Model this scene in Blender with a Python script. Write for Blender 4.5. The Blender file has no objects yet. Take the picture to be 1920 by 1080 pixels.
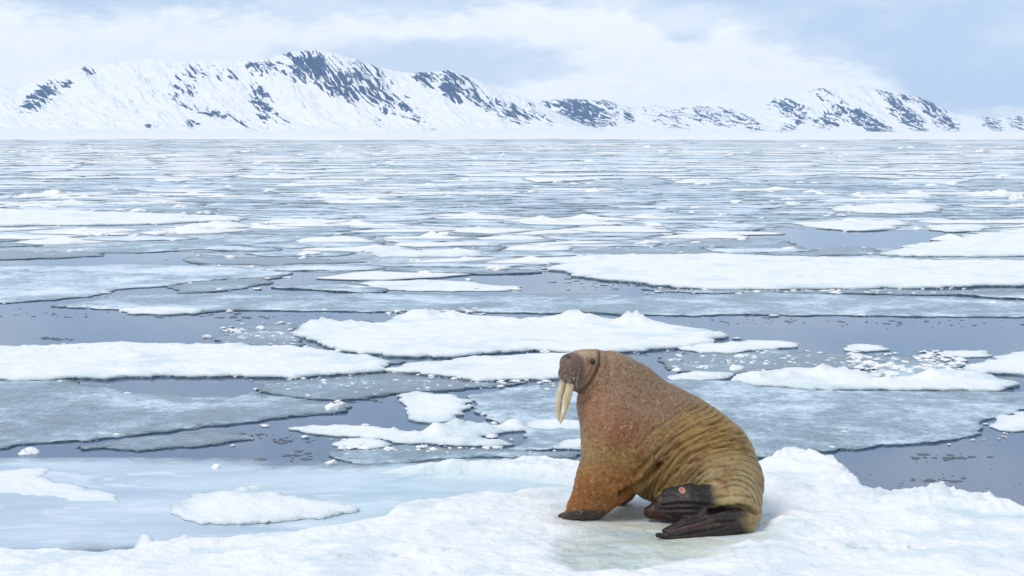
import bpy, bmesh, math, random
import numpy as np
from mathutils import Vector, Matrix
from mathutils.geometry import delaunay_2d_cdt

random.seed(7)
rng = np.random.default_rng(7)
scene = bpy.context.scene
col = scene.collection

# ------------------------------------------------------------------ camera
FPX = 2933.0                 # focal length in pixels of a 1920 px wide frame (55 mm)
YH = 246.0                   # eye level row
CAM_H = 3.65
PITCH = math.atan((540 - YH) / FPX)
cam_data = bpy.data.cameras.new('camera')
cam_data.lens = FPX / 1920 * 36
cam_data.sensor_width = 36
cam_data.clip_start = 0.1
cam_data.clip_end = 60000
cam = bpy.data.objects.new('camera', cam_data)
col.objects.link(cam)
cam.location = (0, 0, CAM_H)
cam.rotation_euler = (math.pi / 2 - PITCH, 0, 0)
scene.camera = cam
CP, SP = math.cos(PITCH), math.sin(PITCH)

def ray(px, py):
    dx = (px - 960) / FPX
    dy = (540 - py) / FPX
    return np.array([dx, CP + dy * SP, -SP + dy * CP])

def ground(px, py, z=0.0):
    d = ray(px, py)
    t = (z - CAM_H) / d[2]
    return np.array([d[0] * t, d[1] * t])

def at_depth(px, py, Y):
    d = ray(px, py)
    t = Y / d[1]
    return np.array([d[0] * t, Y, CAM_H + d[2] * t])

def project(x, y, z):
    zz = z - CAM_H
    depth = y * CP - zz * SP
    up = y * SP + zz * CP
    return 960 + FPX * x / depth, 540 - FPX * up / depth

# ------------------------------------------------------------------ sky, sun, exposure
SUN_EL, SUN_AZ = math.radians(52), math.radians(232)   # azimuth clockwise from +Y: from the left, behind the camera
world = bpy.data.worlds.new('World')
scene.world = world
world.use_nodes = True
wn, wl = world.node_tree.nodes, world.node_tree.links
wn.clear()

def nd(nodes, t, **kw):
    n = nodes.new(t)
    for k, v in kw.items():
        if k == 'inp':
            for i, val in v.items():
                n.inputs[i].default_value = val
        else:
            setattr(n, k, v)
    return n

def mth(nodes, links, op, a, b=None, clamp=False):
    n = nodes.new('ShaderNodeMath')
    n.operation = op
    n.use_clamp = clamp
    for i, v in enumerate((a, b)):
        if v is None:
            continue
        if isinstance(v, (int, float)):
            n.inputs[i].default_value = v
        else:
            links.new(v, n.inputs[i])
    return n.outputs[0]

def smooth(nodes, links, v, a, b, lo=0.0, hi=1.0):
    n = nodes.new('ShaderNodeMapRange')
    n.interpolation_type = 'SMOOTHSTEP'
    n.inputs[1].default_value, n.inputs[2].default_value = a, b
    n.inputs[3].default_value, n.inputs[4].default_value = lo, hi
    links.new(v, n.inputs[0])
    return n.outputs[0]

def mixc(nodes, links, fac, a, b):
    n = nodes.new('ShaderNodeMix')
    n.data_type = 'RGBA'
    if isinstance(fac, (int, float)):
        n.inputs[0].default_value = fac
    else:
        links.new(fac, n.inputs[0])
    for i, v in ((6, a), (7, b)):
        if isinstance(v, tuple):
            n.inputs[i].default_value = (*v, 1) if len(v) == 3 else v
        else:
            links.new(v, n.inputs[i])
    return n.outputs[2]

W = lambda *a, **k: mth(wn, wl, *a, **k)
wtc = nd(wn, 'ShaderNodeTexCoord')
sky = nd(wn, 'ShaderNodeTexSky', sky_type='NISHITA', sun_disc=False, sun_elevation=SUN_EL,
         sun_rotation=SUN_AZ, altitude=0, air_density=1.0, dust_density=1.2, ozone_density=1.0)
sep = nd(wn, 'ShaderNodeSeparateXYZ')
wl.new(wtc.outputs['Generated'], sep.inputs[0])
az = W('ARCTAN2', sep.outputs[0], sep.outputs[1])          # radians right of straight ahead
el = W('ARCSINE', sep.outputs[2])
# cloud noise on the view direction, stretched sideways
wmap = nd(wn, 'ShaderNodeMapping', inp={3: (1.0, 1.0, 2.6)})
wl.new(wtc.outputs['Generated'], wmap.inputs[0])
n_big = nd(wn, 'ShaderNodeTexNoise', inp={'Scale': 9.0, 'Detail': 9.0, 'Roughness': 0.56, 'Distortion': 0.25})
n_fine = nd(wn, 'ShaderNodeTexNoise', inp={'Scale': 34.0, 'Detail': 8.0, 'Roughness': 0.6, 'Distortion': 0.5})
n_soft = nd(wn, 'ShaderNodeTexNoise', inp={'Scale': 5.0, 'Detail': 5.0, 'Roughness': 0.5})
for n in (n_big, n_fine, n_soft):
    wl.new(wmap.outputs[0], n.inputs['Vector'])
# height of the top of the cloud bank along the horizon, all round
curve = nd(wn, 'ShaderNodeFloatCurve')
cm = curve.mapping
bank = [(-200, 20), (0, 2), (150, 30), (300, 16), (600, 18), (900, 4), (1080, -12), (1190, 4), (1250, 42), (1300, 56),
        (1355, 34), (1400, 44), (1500, 84), (1600, 112), (1690, 165), (1790, 205), (2100, 150)]
pts = [(0.0, 0.62)] + [(0.5 + math.atan((x - 960) / FPX) / math.pi * 2.0, (YH - y) / FPX * 8.0) for x, y in bank] + [(1.0, 0.62)]
while len(cm.curves[0].points) < len(pts):
    cm.curves[0].points.new(0.5, 0.5)
for p, q in zip(cm.curves[0].points, pts):
    p.location = q
    p.handle_type = 'AUTO_CLAMPED'
cm.update()
wl.new(W('ADD', W('MULTIPLY', az, 2.0 / math.pi), 0.5), curve.inputs['Value'])
bank_top = W('DIVIDE', curve.outputs[0], 8.0)
edge_n = W('MULTIPLY', W('SUBTRACT', n_fine.outputs[0], 0.5), 0.036)
over = W('ADD', W('SUBTRACT', bank_top, el), edge_n)
bank_m = smooth(wn, wl, over, -0.006, 0.015)
# open strip of sky under the bank, right of the high massif
gx = W('DIVIDE', W('SUBTRACT', az, (800 - 960) / FPX), 300 / FPX)
gy = W('DIVIDE', W('SUBTRACT', el, (YH - 122) / FPX), 52 / FPX)
gap = W('ADD', W('MULTIPLY', gx, gx), W('MULTIPLY', gy, gy))
gap = W('ADD', gap, W('MULTIPLY', W('SUBTRACT', n_fine.outputs[0], 0.5), 1.6))
gap_m = smooth(wn, wl, gap, 0.25, 1.35)
bank_m = W('MULTIPLY', bank_m, W('ADD', W('MULTIPLY', gap_m, 0.75), 0.25))
wisps = smooth(wn, wl, n_big.outputs[0], 0.40, 0.72)
cover = W('MAXIMUM', bank_m, W('MULTIPLY', wisps, 0.7))
shade = smooth(wn, wl, W('ADD', W('MULTIPLY', n_fine.outputs[0], 0.5), W('MULTIPLY', n_soft.outputs[0], 0.5)), 0.35, 0.62)
cloud_c = mixc(wn, wl, shade, (7.7, 8.15, 8.7), (8.5, 8.8, 9.2))
veil = (4.7, 6.0, 8.0)                                    # thin high overcast in front of the clear sky
sky_c = mixc(wn, wl, 0.86, sky.outputs[0], veil)
final = mixc(wn, wl, cover, sky_c, cloud_c)
bg = nd(wn, 'ShaderNodeBackground', inp={1: 0.10})
wl.new(final, bg.inputs[0])
wo = nd(wn, 'ShaderNodeOutputWorld')
wl.new(bg.outputs[0], wo.inputs[0])

sun_d = bpy.data.lights.new('sun', 'SUN')
sun_d.energy = 1.5
sun_d.angle = math.radians(24)
sun_d.color = (1.0, 0.94, 0.85)
sun = bpy.data.objects.new('sun', sun_d)
col.objects.link(sun)
sdir = Vector((math.sin(SUN_AZ) * math.cos(SUN_EL), math.cos(SUN_AZ) * math.cos(SUN_EL), math.sin(SUN_EL)))
sun.rotation_euler = sdir.to_track_quat('Z', 'Y').to_euler()

vs = scene.view_settings
vs.view_transform = 'Standard'
vs.look = 'None'
vs.exposure = 0.2
vs.gamma = 1.0
vs.use_curve_mapping = False
cy = scene.cycles
scene.render.engine = 'CYCLES'
cy.use_denoising = True
try:
    cy.denoiser = 'OPENIMAGEDENOISE'
except Exception:
    pass
cy.max_bounces = 6
cy.diffuse_bounces = 4
cy.glossy_bounces = 3
cy.transmission_bounces = 2
cy.volume_bounces = 1
cy.transparent_max_bounces = 6
cy.caustics_reflective = False
cy.caustics_refractive = False
cy.sample_clamp_indirect = 4.0

# ------------------------------------------------------------------ helpers
def _hash(ix, iy, seed):
    h = (ix.astype(np.int64) * 374761393 + iy.astype(np.int64) * 668265263 + seed * 1442695041) & 0xffffffff
    h = ((h ^ (h >> 13)) * 1274126177) & 0xffffffff
    h = (h ^ (h >> 16)) & 0xffffffff
    return h

def noise2(x, y, seed=0):
    """gradient noise, about -0.7..0.7"""
    x = np.asarray(x, float); y = np.asarray(y, float)
    ix = np.floor(x); iy = np.floor(y)
    fx, fy = x - ix, y - iy
    ux = fx * fx * fx * (fx * (fx * 6 - 15) + 10)
    uy = fy * fy * fy * (fy * (fy * 6 - 15) + 10)
    def g(ox, oy):
        a = _hash(ix + ox, iy + oy, seed) * (2 * math.pi / 4294967296.0)
        return np.cos(a) * (fx - ox) + np.sin(a) * (fy - oy)
    a = g(0, 0) * (1 - ux) + g(1, 0) * ux
    b = g(0, 1) * (1 - ux) + g(1, 1) * ux
    return a * (1 - uy) + b * uy

def fbm(x, y, octv=4, seed=0, gain=0.5, lac=2.03):
    s = 0; a = 1.0
    for o in range(octv):
        s = s + a * noise2(x * lac ** o + 17.3 * o, y * lac ** o - 9.1 * o, seed + o)
        a *= gain
    return s

def ridged(x, y, octv=4, seed=0):
    s = 0; a = 1.0; t = 0
    for o in range(octv):
        s = s + a * (1 - np.abs(noise2(x * 2.03 ** o + 5.7 * o, y * 2.03 ** o + 3.1 * o, seed + o)) * 2.2)
        t += a; a *= 0.5
    return s / t

def sstep(v, a, b):
    t = np.clip((v - a) / (b - a), 0, 1)
    return t * t * (3 - 2 * t)

def poly_sdf(px, py, poly):
    """signed distance, negative inside"""
    poly = np.asarray(poly, float)
    d2 = np.full(px.shape, 1e18)
    inside = np.zeros(px.shape, bool)
    n = len(poly)
    for i in range(n):
        ax, ay = poly[i]; bx, by = poly[(i + 1) % n]
        ex, ey = bx - ax, by - ay
        wx, wy = px - ax, py - ay
        t = np.clip((wx * ex + wy * ey) / (ex * ex + ey * ey + 1e-12), 0, 1)
        d2 = np.minimum(d2, (wx - t * ex) ** 2 + (wy - t * ey) ** 2)
        c = ((ay > py) != (by > py))
        if ey != 0:
            inside ^= c & (px < ex * (py - ay) / ey + ax)
    d = np.sqrt(d2)
    return np.where(inside, -d, d)

def mesh_np(name, verts, faces, attrs=None, smooth_shade=True, mats=None, mat_idx=None):
    """faces: (n,3) or (n,4) array, or list of arrays"""
    me = bpy.data.meshes.new(name)
    verts = np.asarray(verts, np.float32)
    groups = faces if isinstance(faces, list) else [faces]
    groups = [np.asarray(g, np.int32) for g in groups if len(g)]
    nl = sum(g.size for g in groups); nf = sum(len(g) for g in groups)
    me.vertices.add(len(verts)); me.vertices.foreach_set('co', verts.ravel())
    me.loops.add(nl); me.polygons.add(nf)
    me.loops.foreach_set('vertex_index', np.concatenate([g.ravel() for g in groups]))
    tot = np.concatenate([np.full(len(g), g.shape[1], np.int32) for g in groups])
    start = np.concatenate([[0], np.cumsum(tot)[:-1]]).astype(np.int32)
    me.polygons.foreach_set('loop_start', start)
    me.update(calc_edges=True)
    me.validate()
    me.polygons.foreach_set('use_smooth', np.full(len(me.polygons), smooth_shade))
    for k, v in (attrs or {}).items():
        v = np.asarray(v, np.float32)
        if v.ndim == 1:
            a = me.attributes.new(k, 'FLOAT', 'POINT'); a.data.foreach_set('value', v)
        else:
            if v.shape[1] == 3:
                v = np.concatenate([v, np.ones((len(v), 1), np.float32)], 1)
            a = me.attributes.new(k, 'FLOAT_COLOR', 'POINT'); a.data.foreach_set('color', v.ravel())
    for m in (mats or []):
        me.materials.append(m)
    if mat_idx is not None:
        me.polygons.foreach_set('material_index', np.asarray(mat_idx, np.int32))
    me.update()
    return me

def grid_faces(nu, nv):
    i = np.arange(nu - 1)[:, None] * nv + np.arange(nv - 1)[None, :]
    i = i.ravel()
    return np.stack([i, i + nv, i + nv + 1, i + 1], 1)

def link(name, me, parent=None, loc=None):
    o = bpy.data.objects.new(name, me)
    col.objects.link(o)
    if parent: o.parent = parent
    if loc is not None: o.location = loc
    return o

def tag(o, label=None, cat=None, group=None, kind=None):
    if label: o['label'] = label
    if cat: o['category'] = cat
    if group: o['group'] = group
    if kind: o['kind'] = kind
    return o

def material(name):
    m = bpy.data.materials.new(name)
    m.use_nodes = True
    n, l = m.node_tree.nodes, m.node_tree.links
    n.clear()
    out = n.new('ShaderNodeOutputMaterial')
    return m, n, l, out

def principled(n, l, out, **inp):
    b = n.new('ShaderNodeBsdfPrincipled')
    for k, v in inp.items():
        k = k.replace('_', ' ')
        if isinstance(v, (int, float, tuple)):
            b.inputs[k].default_value = v if not (isinstance(v, tuple) and len(v) == 3) else (*v, 1)
        else:
            l.new(v, b.inputs[k])
    l.new(b.outputs[0], out.inputs[0])
    return b

def noise_node(n, l, vec, scale, detail=4, rough=0.5, dist=0.0):
    t = nd(n, 'ShaderNodeTexNoise', inp={'Scale': scale, 'Detail': detail, 'Roughness': rough, 'Distortion': dist})
    if vec is not None:
        l.new(vec, t.inputs['Vector'])
    return t.outputs[0]

def bump_node(n, l, h, strength, dist, normal=None):
    b = nd(n, 'ShaderNodeBump', inp={'Strength': strength, 'Distance': dist})
    l.new(h, b.inputs['Height'])
    if normal is not None:
        l.new(normal, b.inputs['Normal'])
    return b.outputs[0]

def attr(n, name, kind='GEOMETRY'):
    a = n.new('ShaderNodeAttribute')
    a.attribute_name = name
    a.attribute_type = kind
    return a

def world_pos(n):
    return n.new('ShaderNodeNewGeometry').outputs['Position']

# ------------------------------------------------------------------ materials of the setting
def mat_snow():
    m, n, l, out = material('snow')
    p = world_pos(n)
    big = noise_node(n, l, p, 1.3, 5, 0.6)
    fine = noise_node(n, l, p, 16.0, 6, 0.65)
    grain = noise_node(n, l, p, 120.0, 3, 0.6)
    wet = attr(n, 'wet').outputs['Fac']
    stain = attr(n, 'stain').outputs['Fac']
    base = mixc(n, l, smooth(n, l, big, 0.35, 0.65), (0.88, 0.875, 0.865), (0.92, 0.91, 0.89))
    wetn = mth(n, l, 'MULTIPLY', wet, smooth(n, l, fine, 0.1, 0.6, 0.85, 1.0))
    base = mixc(n, l, wetn, base, (0.56, 0.69, 0.70))
    base = mixc(n, l, stain, base, (0.60, 0.60, 0.49))
    midn = noise_node(n, l, p, 4.5, 5, 0.6, 0.4)
    h = mth(n, l, 'ADD', mth(n, l, 'MULTIPLY', fine, 0.20), mth(n, l, 'ADD', mth(n, l, 'MULTIPLY', midn, 0.9), mth(n, l, 'MULTIPLY', grain, 0.05)))
    nrm = bump_node(n, l, h, 0.7, 0.08)
    rough = mth(n, l, 'SUBTRACT', 0.7, mth(n, l, 'MULTIPLY', wet, 0.5))
    principled(n, l, out, Base_Color=base, Roughness=rough, Normal=nrm, Specular_IOR_Level=0.25)
    return m

def mat_wet_shaded_side():
    m, n, l, out = material('wet_shaded_ice_side')
    p = world_pos(n)
    t = noise_node(n, l, p, 9.0, 4, 0.6)
    c = mixc(n, l, smooth(n, l, t, 0.4, 0.7), (0.14, 0.19, 0.215), (0.46, 0.55, 0.59))  # wet ice, coloured darker to give the shade under the lip
    principled(n, l, out, Base_Color=c, Roughness=0.3)
    return m

def mat_thin_ice():
    m, n, l, out = material('thin_grey_ice')
    p = world_pos(n)
    frost = attr(n, 'frost', 'OBJECT').outputs['Fac']
    loc = attr(n, 'frost').outputs['Fac']
    a = noise_node(n, l, p, 0.55, 6, 0.62, 0.6)
    b = noise_node(n, l, p, 4.2, 6, 0.68, 0.8)
    c = noise_node(n, l, p, 19.0, 4, 0.7)
    mixv = mth(n, l, 'ADD', mth(n, l, 'MULTIPLY', a, 0.55), mth(n, l, 'ADD', mth(n, l, 'MULTIPLY', b, 0.3), mth(n, l, 'MULTIPLY', c, 0.22)))
    mixv = mth(n, l, 'ADD', mth(n, l, 'MULTIPLY', mth(n, l, 'SUBTRACT', mixv, 0.535), 2.3), 0.50)
    v = mth(n, l, 'ADD', mixv, mth(n, l, 'ADD', mth(n, l, 'MULTIPLY', frost, 0.36), mth(n, l, 'MULTIPLY', loc, 0.30)))
    ramp = n.new('ShaderNodeValToRGB')
    e = ramp.color_ramp.elements
    e[0].position = 0.50; e[0].color = (0.17, 0.215, 0.245, 1)
    e[1].position = 0.98; e[1].color = (0.80, 0.84, 0.88, 1)
    for pos, cc in ((0.60, (0.24, 0.315, 0.36)), (0.70, (0.385, 0.475, 0.53)), (0.82, (0.585, 0.675, 0.73))):
        x = e.new(pos); x.color = (*cc, 1)
    l.new(v, ramp.inputs[0])
    nrm = bump_node(n, l, mth(n, l, 'ADD', b, mth(n, l, 'MULTIPLY', c, 0.4)), 0.35, 0.03)
    rough = smooth(n, l, v, 0.5, 0.8, 0.22, 0.6)
    principled(n, l, out, Base_Color=ramp.outputs[0], Roughness=rough, Normal=nrm, Specular_IOR_Level=0.35)
    return m

def mat_water():
    m, n, l, out = material('sea_water')
    p = world_pos(n)
    mp = nd(n, 'ShaderNodeMapping', inp={3: (1.0, 0.6, 1.0)})
    l.new(p, mp.inputs[0])
    t = noise_node(n, l, mp.outputs[0], 1.6, 3, 0.5)
    t2 = noise_node(n, l, p, 0.12, 4, 0.5)
    nrm = bump_node(n, l, t, 0.06, 0.02)
    rough = smooth(n, l, t2, 0.45, 0.65, 0.03, 0.10)
    principled(n, l, out, Base_Color=(0.085, 0.135, 0.21), Roughness=rough, IOR=1.33, Normal=nrm)
    return m

def mat_melt():
    m, n, l, out = material('meltwater')
    p = world_pos(n)
    mp = nd(n, 'ShaderNodeMapping', inp={3: (0.6, 1.5, 1.0)})
    l.new(p, mp.inputs[0])
    t = noise_node(n, l, mp.outputs[0], 1.1, 5, 0.55, 0.5)
    green = attr(n, 'green').outputs['Fac']
    c1 = mixc(n, l, smooth(n, l, t, 0.35, 0.68), (0.44, 0.54, 0.62), (0.60, 0.68, 0.735))
    c2 = mixc(n, l, smooth(n, l, t, 0.35, 0.68), (0.44, 0.575, 0.615), (0.66, 0.755, 0.78))
    c = mixc(n, l, green, c1, c2)
    sl = noise_node(n, l, mp.outputs[0], 1.9, 7, 0.66, 0.8)
    c = mixc(n, l, smooth(n, l, sl, 0.51, 0.68, 0.0, 0.8), c, (0.80, 0.83, 0.86))
    t3 = noise_node(n, l, p, 3.0, 3, 0.5)
    nrm = bump_node(n, l, t3, 0.05, 0.02)
    b = nd(n, 'ShaderNodeBsdfPrincipled', inp={'Roughness': 0.12, 'IOR': 1.33})
    l.new(c, b.inputs['Base Color']); l.new(nrm, b.inputs['Normal'])
    tr = n.new('ShaderNodeBsdfTransparent')
    mx = n.new('ShaderNodeMixShader')
    al = attr(n, 'cover').outputs['Fac']
    t4 = noise_node(n, l, p, 2.2, 5, 0.6)
    al2 = smooth(n, l, mth(n, l, 'ADD', al, mth(n, l, 'MULTIPLY', mth(n, l, 'SUBTRACT', t4, 0.5), 0.9)), 0.15, 0.85)
    l.new(al2, mx.inputs[0]); l.new(tr.outputs[0], mx.inputs[1]); l.new(b.outputs[0], mx.inputs[2])
    l.new(mx.outputs[0], out.inputs[0])
    return m

def mat_mountain():
    m, n, l, out = material('snowy_rock')
    p = world_pos(n)
    rock = attr(n, 'rock').outputs['Fac']
    t = noise_node(n, l, p, 0.06, 5, 0.7)
    v = mth(n, l, 'ADD', rock, mth(n, l, 'MULTIPLY', mth(n, l, 'SUBTRACT', t, 0.5), 0.34))
    mask = smooth(n, l, v, 0.43, 0.59)
    t2 = noise_node(n, l, p, 0.012, 4, 0.6)
    rc = mixc(n, l, t2, (0.025, 0.055, 0.125), (0.06, 0.10, 0.19))  # bluish rock; part of the distance haze is in this colour
    sc = mixc(n, l, smooth(n, l, t2, 0.3, 0.7), (0.80, 0.79, 0.785), (0.85, 0.84, 0.83))
    c = mixc(n, l, mask, sc, rc)
    nrm = bump_node(n, l, t2, 0.35, 14.0)
    principled(n, l, out, Base_Color=c, Roughness=0.85, Normal=nrm, Specular_IOR_Level=0.1)
    return m

def mat_slush():
    m, n, l, out = material('slush')
    p = world_pos(n)
    a = noise_node(n, l, p, 0.45, 7, 0.66, 0.5)
    b = noise_node(n, l, p, 3.0, 5, 0.65, 0.4)
    c = mixc(n, l, smooth(n, l, mth(n, l, 'ADD', mth(n, l, 'MULTIPLY', a, .5), mth(n, l, 'MULTIPLY', b, .5)), .42, .62), (0.32, 0.38, 0.425), (0.70, 0.75, 0.79))
    bs = nd(n, 'ShaderNodeBsdfPrincipled', inp={'Roughness': 0.45})
    l.new(c, bs.inputs['Base Color']); l.new(bump_node(n, l, b, .3, .03), bs.inputs['Normal'])
    tr = n.new('ShaderNodeBsdfTransparent'); mx = n.new('ShaderNodeMixShader')
    cov = attr(n, 'cover').outputs['Fac']
    k = smooth(n, l, mth(n, l, 'ADD', mth(n, l, 'MULTIPLY', mth(n, l, 'SUBTRACT', a, .5), 2.0), cov), .38, .62)
    l.new(k, mx.inputs[0]); l.new(tr.outputs[0], mx.inputs[1]); l.new(bs.outputs[0], mx.inputs[2]); l.new(mx.outputs[0], out.inputs[0])
    return m
M_SLUSH = mat_slush()
M_SNOW, M_SIDE, M_THIN, M_WATER, M_MELT, M_MTN = mat_snow(), mat_wet_shaded_side(), mat_thin_ice(), mat_water(), mat_melt(), mat_mountain()

# ------------------------------------------------------------------ sea, snow-covered fast ice at the shore
R = 14000.0
def strip_sheet(name, rows, z, mat, attrs=None):
    v = []; 
    for (y, x0, x1) in rows:
        for k in range(9):
            v.append((x0 + (x1 - x0) * k / 8, y, z))
    return link(name, mesh_np(name, v, grid_faces(len(rows), 9), mats=[mat]))
sea = strip_sheet('sea', [(-2000, -R, R), (0, -R, R), (200, -R, R), (1000, -R, R), (12500, -R, R)], 0.0, M_WATER)
tag(sea, kind='structure')
xs = np.linspace(-9000, 9000, 700)
edge = 700 + 120 * fbm(xs / 210, xs * 0, 5, 3) + 18 * fbm(xs / 25, xs * 0, 3, 5)
rows = [edge - 1, edge, edge + 60, edge + 400, edge + 2000, np.full_like(xs, 8200.0)]
zz = [-0.3, 0.22, 0.3, 0.4, 0.7, 1.0]
V = np.stack([np.stack([xs, r, np.full_like(xs, z) + (0.15 * fbm(xs / 30, r / 60, 3, 9) if z > 0 else 0)], 1) for r, z in zip(rows, zz)], 1).reshape(-1, 3)
fast = link('shore_ice', mesh_np('shore_ice', V, grid_faces(700, 6), mats=[M_MTN]))
tag(fast, kind='structure')

# ------------------------------------------------------------------ mountains
def mountain(name, ridge, Zr, L, blobs, seed, ncol, nrow, px0, px1):
    rx = np.array([p[0] for p in ridge], float); ry = np.array([p[1] for p in ridge], float)
    pxs = np.linspace(px0, px1, ncol)
    jag = 2.6 * fbm(pxs / 26.0, pxs * 0, 5, seed + 40, .62)
    ryi = np.interp(pxs, rx, ry) + jag
    X = (pxs - 960) / FPX * Zr
    H = np.maximum((YH - ryi) / FPX * Zr, 4.0)
    t = np.concatenate([np.linspace(-0.35, 0, int(nrow * 0.12), endpoint=False), np.linspace(0, 1, nrow - int(nrow * 0.12)) ** 1.15])
    T, XX = np.meshgrid(t, X); HH = H[:, None] + 0 * T
    D = T * L                                     # metres in front of the ridge
    prof = np.where(T >= 0, np.clip(1 - T, 0, 1) ** 1.75, 1 - np.abs(T) * 1.3)
    z = HH * prof
    c = XX + 0.55 * D                              # gullies lean to the right on the way down
    amp = HH * np.clip(T, 0, 1) ** 0.6 * np.clip(1 - T, 0, 1) ** 1.1
    cw = XX - 0.38 * D + 26 * fbm(XX / 160.0, D / 260.0, 3, seed + 5)
    g = ridged(cw / 240.0, D / 1100.0, 4, seed) - 0.62
    g2 = ridged(cw / 66.0, D / 480.0, 3, seed + 9) - 0.6
    z = z + amp * (0.60 * g + 0.30 * g2)
    z = z + amp * 0.10 * fbm(XX / 90, D / 90, 4, seed + 20)
    YY = Zr - D
    z = np.where(T > 0.985, -5.0, z)
    xw = (XX / Zr) * YY                            # keep columns on their bearing
    PX, PY = project(xw, YY, z)
    # where bare rock shows through the snow
    w = np.zeros_like(PX)
    for (bx, by, bw, bh, ang, s) in blobs:
        a = math.radians(ang)
        dx, dy = PX - bx, PY - by
        u = (dx * math.cos(a) + dy * math.sin(a)) / bw
        v = (-dx * math.sin(a) + dy * math.cos(a)) / bh
        w = np.maximum(w, s * np.exp(-(u * u * .78 + v * v * .7) ** 1.3))
    hgt = z
    streak = fbm(cw / 27.0, D / 340.0, 4, seed + 31, 0.65) + 1.0 * fbm(cw / 11.0, D / 200.0, 3, seed + 32, 0.65)
    blot = fbm(XX / 80.0, D / 120.0, 4, seed + 33, 0.6)
    vein = sstep(ridged((cw + .2 * D) / 58.0, D / 210.0, 2, seed + 36), .76, .95) + .8 * sstep(ridged(cw / 34.0, D / 420.0, 2, seed + 38), .80, .96)
    rock = 1.12 * w + 0.72 * streak + 0.40 * blot - 0.10 - 0.62 * vein + .35 * (g2 > .12) * sstep(w, .1, .4)
    rock = np.where(w < 0.05, np.minimum(rock, 0.25), rock)
    rock = np.clip(rock * sstep(w, 0.02, 0.25), 0, 1)
    V = np.stack([xw, YY, z], -1).reshape(-1, 3)
    o = link(name, mesh_np(name, V, grid_faces(ncol, len(t)), {'rock': rock.ravel()}, mats=[M_MTN]))
    tag(o, kind='structure')
    return o

ridge_a = [(-160, 172), (0, 160), (40, 165), (70, 152), (110, 141), (150, 126), (180, 124), (230, 117), (290, 111), (360, 117), (420, 114),
           (470, 115), (510, 111), (545, 99), (590, 94), (630, 100), (680, 116), (740, 133), (775, 137), (810, 135), (845, 132), (880, 143),
           (930, 165), (985, 183), (1020, 198), (1060, 218), (1100, 235), (1150, 246), (1200, 250)]
blobs_a = [(78, 180, 42, 16, -35, .75), (125, 152, 16, 12, 0, .55), (165, 132, 22, 8, 0, .42), (250, 190, 70, 18, 0, .20), (345, 165, 28, 26, 20, .50),
           (395, 135, 60, 14, 10, .36), (380, 205, 70, 9, 14, .50), (360, 231, 14, 8, 0, .8), (285, 236, 14, 4, 0, .6), (445, 228, 40, 12, 25, .40),
           (490, 130, 26, 20, 0, .68), (490, 195, 22, 46, -18, .50), (525, 222, 40, 6, 40, .45), (585, 125, 55, 26, 5, .92), (640, 150, 60, 28, 32, .80),
           (700, 160, 62, 30, 42, .66), (755, 190, 70, 16, 48, .40), (800, 148, 26, 14, 20, .78), (850, 160, 30, 22, 42, .95), (890, 178, 60, 14, 42, .58),
           (960, 208, 36, 14, 30, .66), (1010, 214, 40, 10, 35, .42), (770, 226, 60, 8, 20, .30), (690, 210, 60, 14, 45, .25), (180, 225, 160, 10, 0, .17)]
mountain('mountain', ridge_a, 8600.0, 1500.0, blobs_a, 11, 1000, 230, -160, 1200)
ridge_b = [(900, 215), (960, 198), (1010, 187), (1060, 185), (1110, 187), (1150, 190), (1180, 199), (1230, 195), (1260, 203), (1310, 198), (1370, 202),
           (1420, 192), (1450, 183), (1500, 172), (1540, 163), (1590, 157), (1610, 160), (1660, 172), (1720, 183), (1760, 199), (1790, 214),
           (1830, 218), (1870, 220), (1910, 216), (1960, 222), (2120, 238)]
blobs_b = [(1095, 210, 52, 27, 0, .95), (1060, 196, 40, 12, 0, .9), (1150, 222, 14, 16, 0, .5), (1180, 215, 12, 16, 0, .55), (1250, 222, 50, 16, 20, .40),
           (1330, 215, 70, 18, 10, .44), (1400, 228, 50, 12, 25, .45), (1480, 203, 38, 14, 15, .66), (1545, 176, 30, 12, 20, .42), (1560, 222, 34, 16, -20, .66),
           (1620, 225, 62, 14, 28, .82), (1690, 205, 62, 16, 45, .75), (1740, 195, 40, 14, 40, .68), (1770, 225, 34, 14, 35, .62), (1490, 232, 44, 10, -30, .45),
           (1860, 230, 30, 14, 40, .5), (1905, 226, 26, 14, 40, .55), (1700, 183, 36, 8, 20, .5)]
mountain('mountain', ridge_b, 10200.0, 1700.0, blobs_b, 57, 900, 200, 900, 2120)

# ------------------------------------------------------------------ ice floes
def px_poly(pts, z=0.0):
    return np.array([ground(x, y, z) for x, y in pts])

def rough_outline(poly, step, amp, seed, freq=None):
    """resample a closed outline and break it up with noise"""
    poly = np.asarray(poly, float)
    nxt = np.roll(poly, -1, 0)
    out = []
    for a, b in zip(poly, nxt):
        L = np.hypot(*(b - a)); k = max(1, int(round(L / step)))
        for i in range(k):
            out.append(a + (b - a) * i / k)
    out = np.array(out)
    # soften traced corners
    for _ in range(2):
        out = 0.5 * out + 0.25 * (np.roll(out, 1, 0) + np.roll(out, -1, 0))
    f = freq or 1.0 / (step * 14)
    dx = fbm(out[:, 0] * f, out[:, 1] * f, 5, seed, 0.72)
    dy = fbm(out[:, 0] * f + 31.7, out[:, 1] * f, 5, seed + 50, 0.72)
    return out + amp * np.stack([dx, dy], 1)

def clean_ring(ring):
    """drop self-touching by letting the triangulation rebuild it"""
    return [Vector((float(x), float(y))) for x, y in ring]

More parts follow.
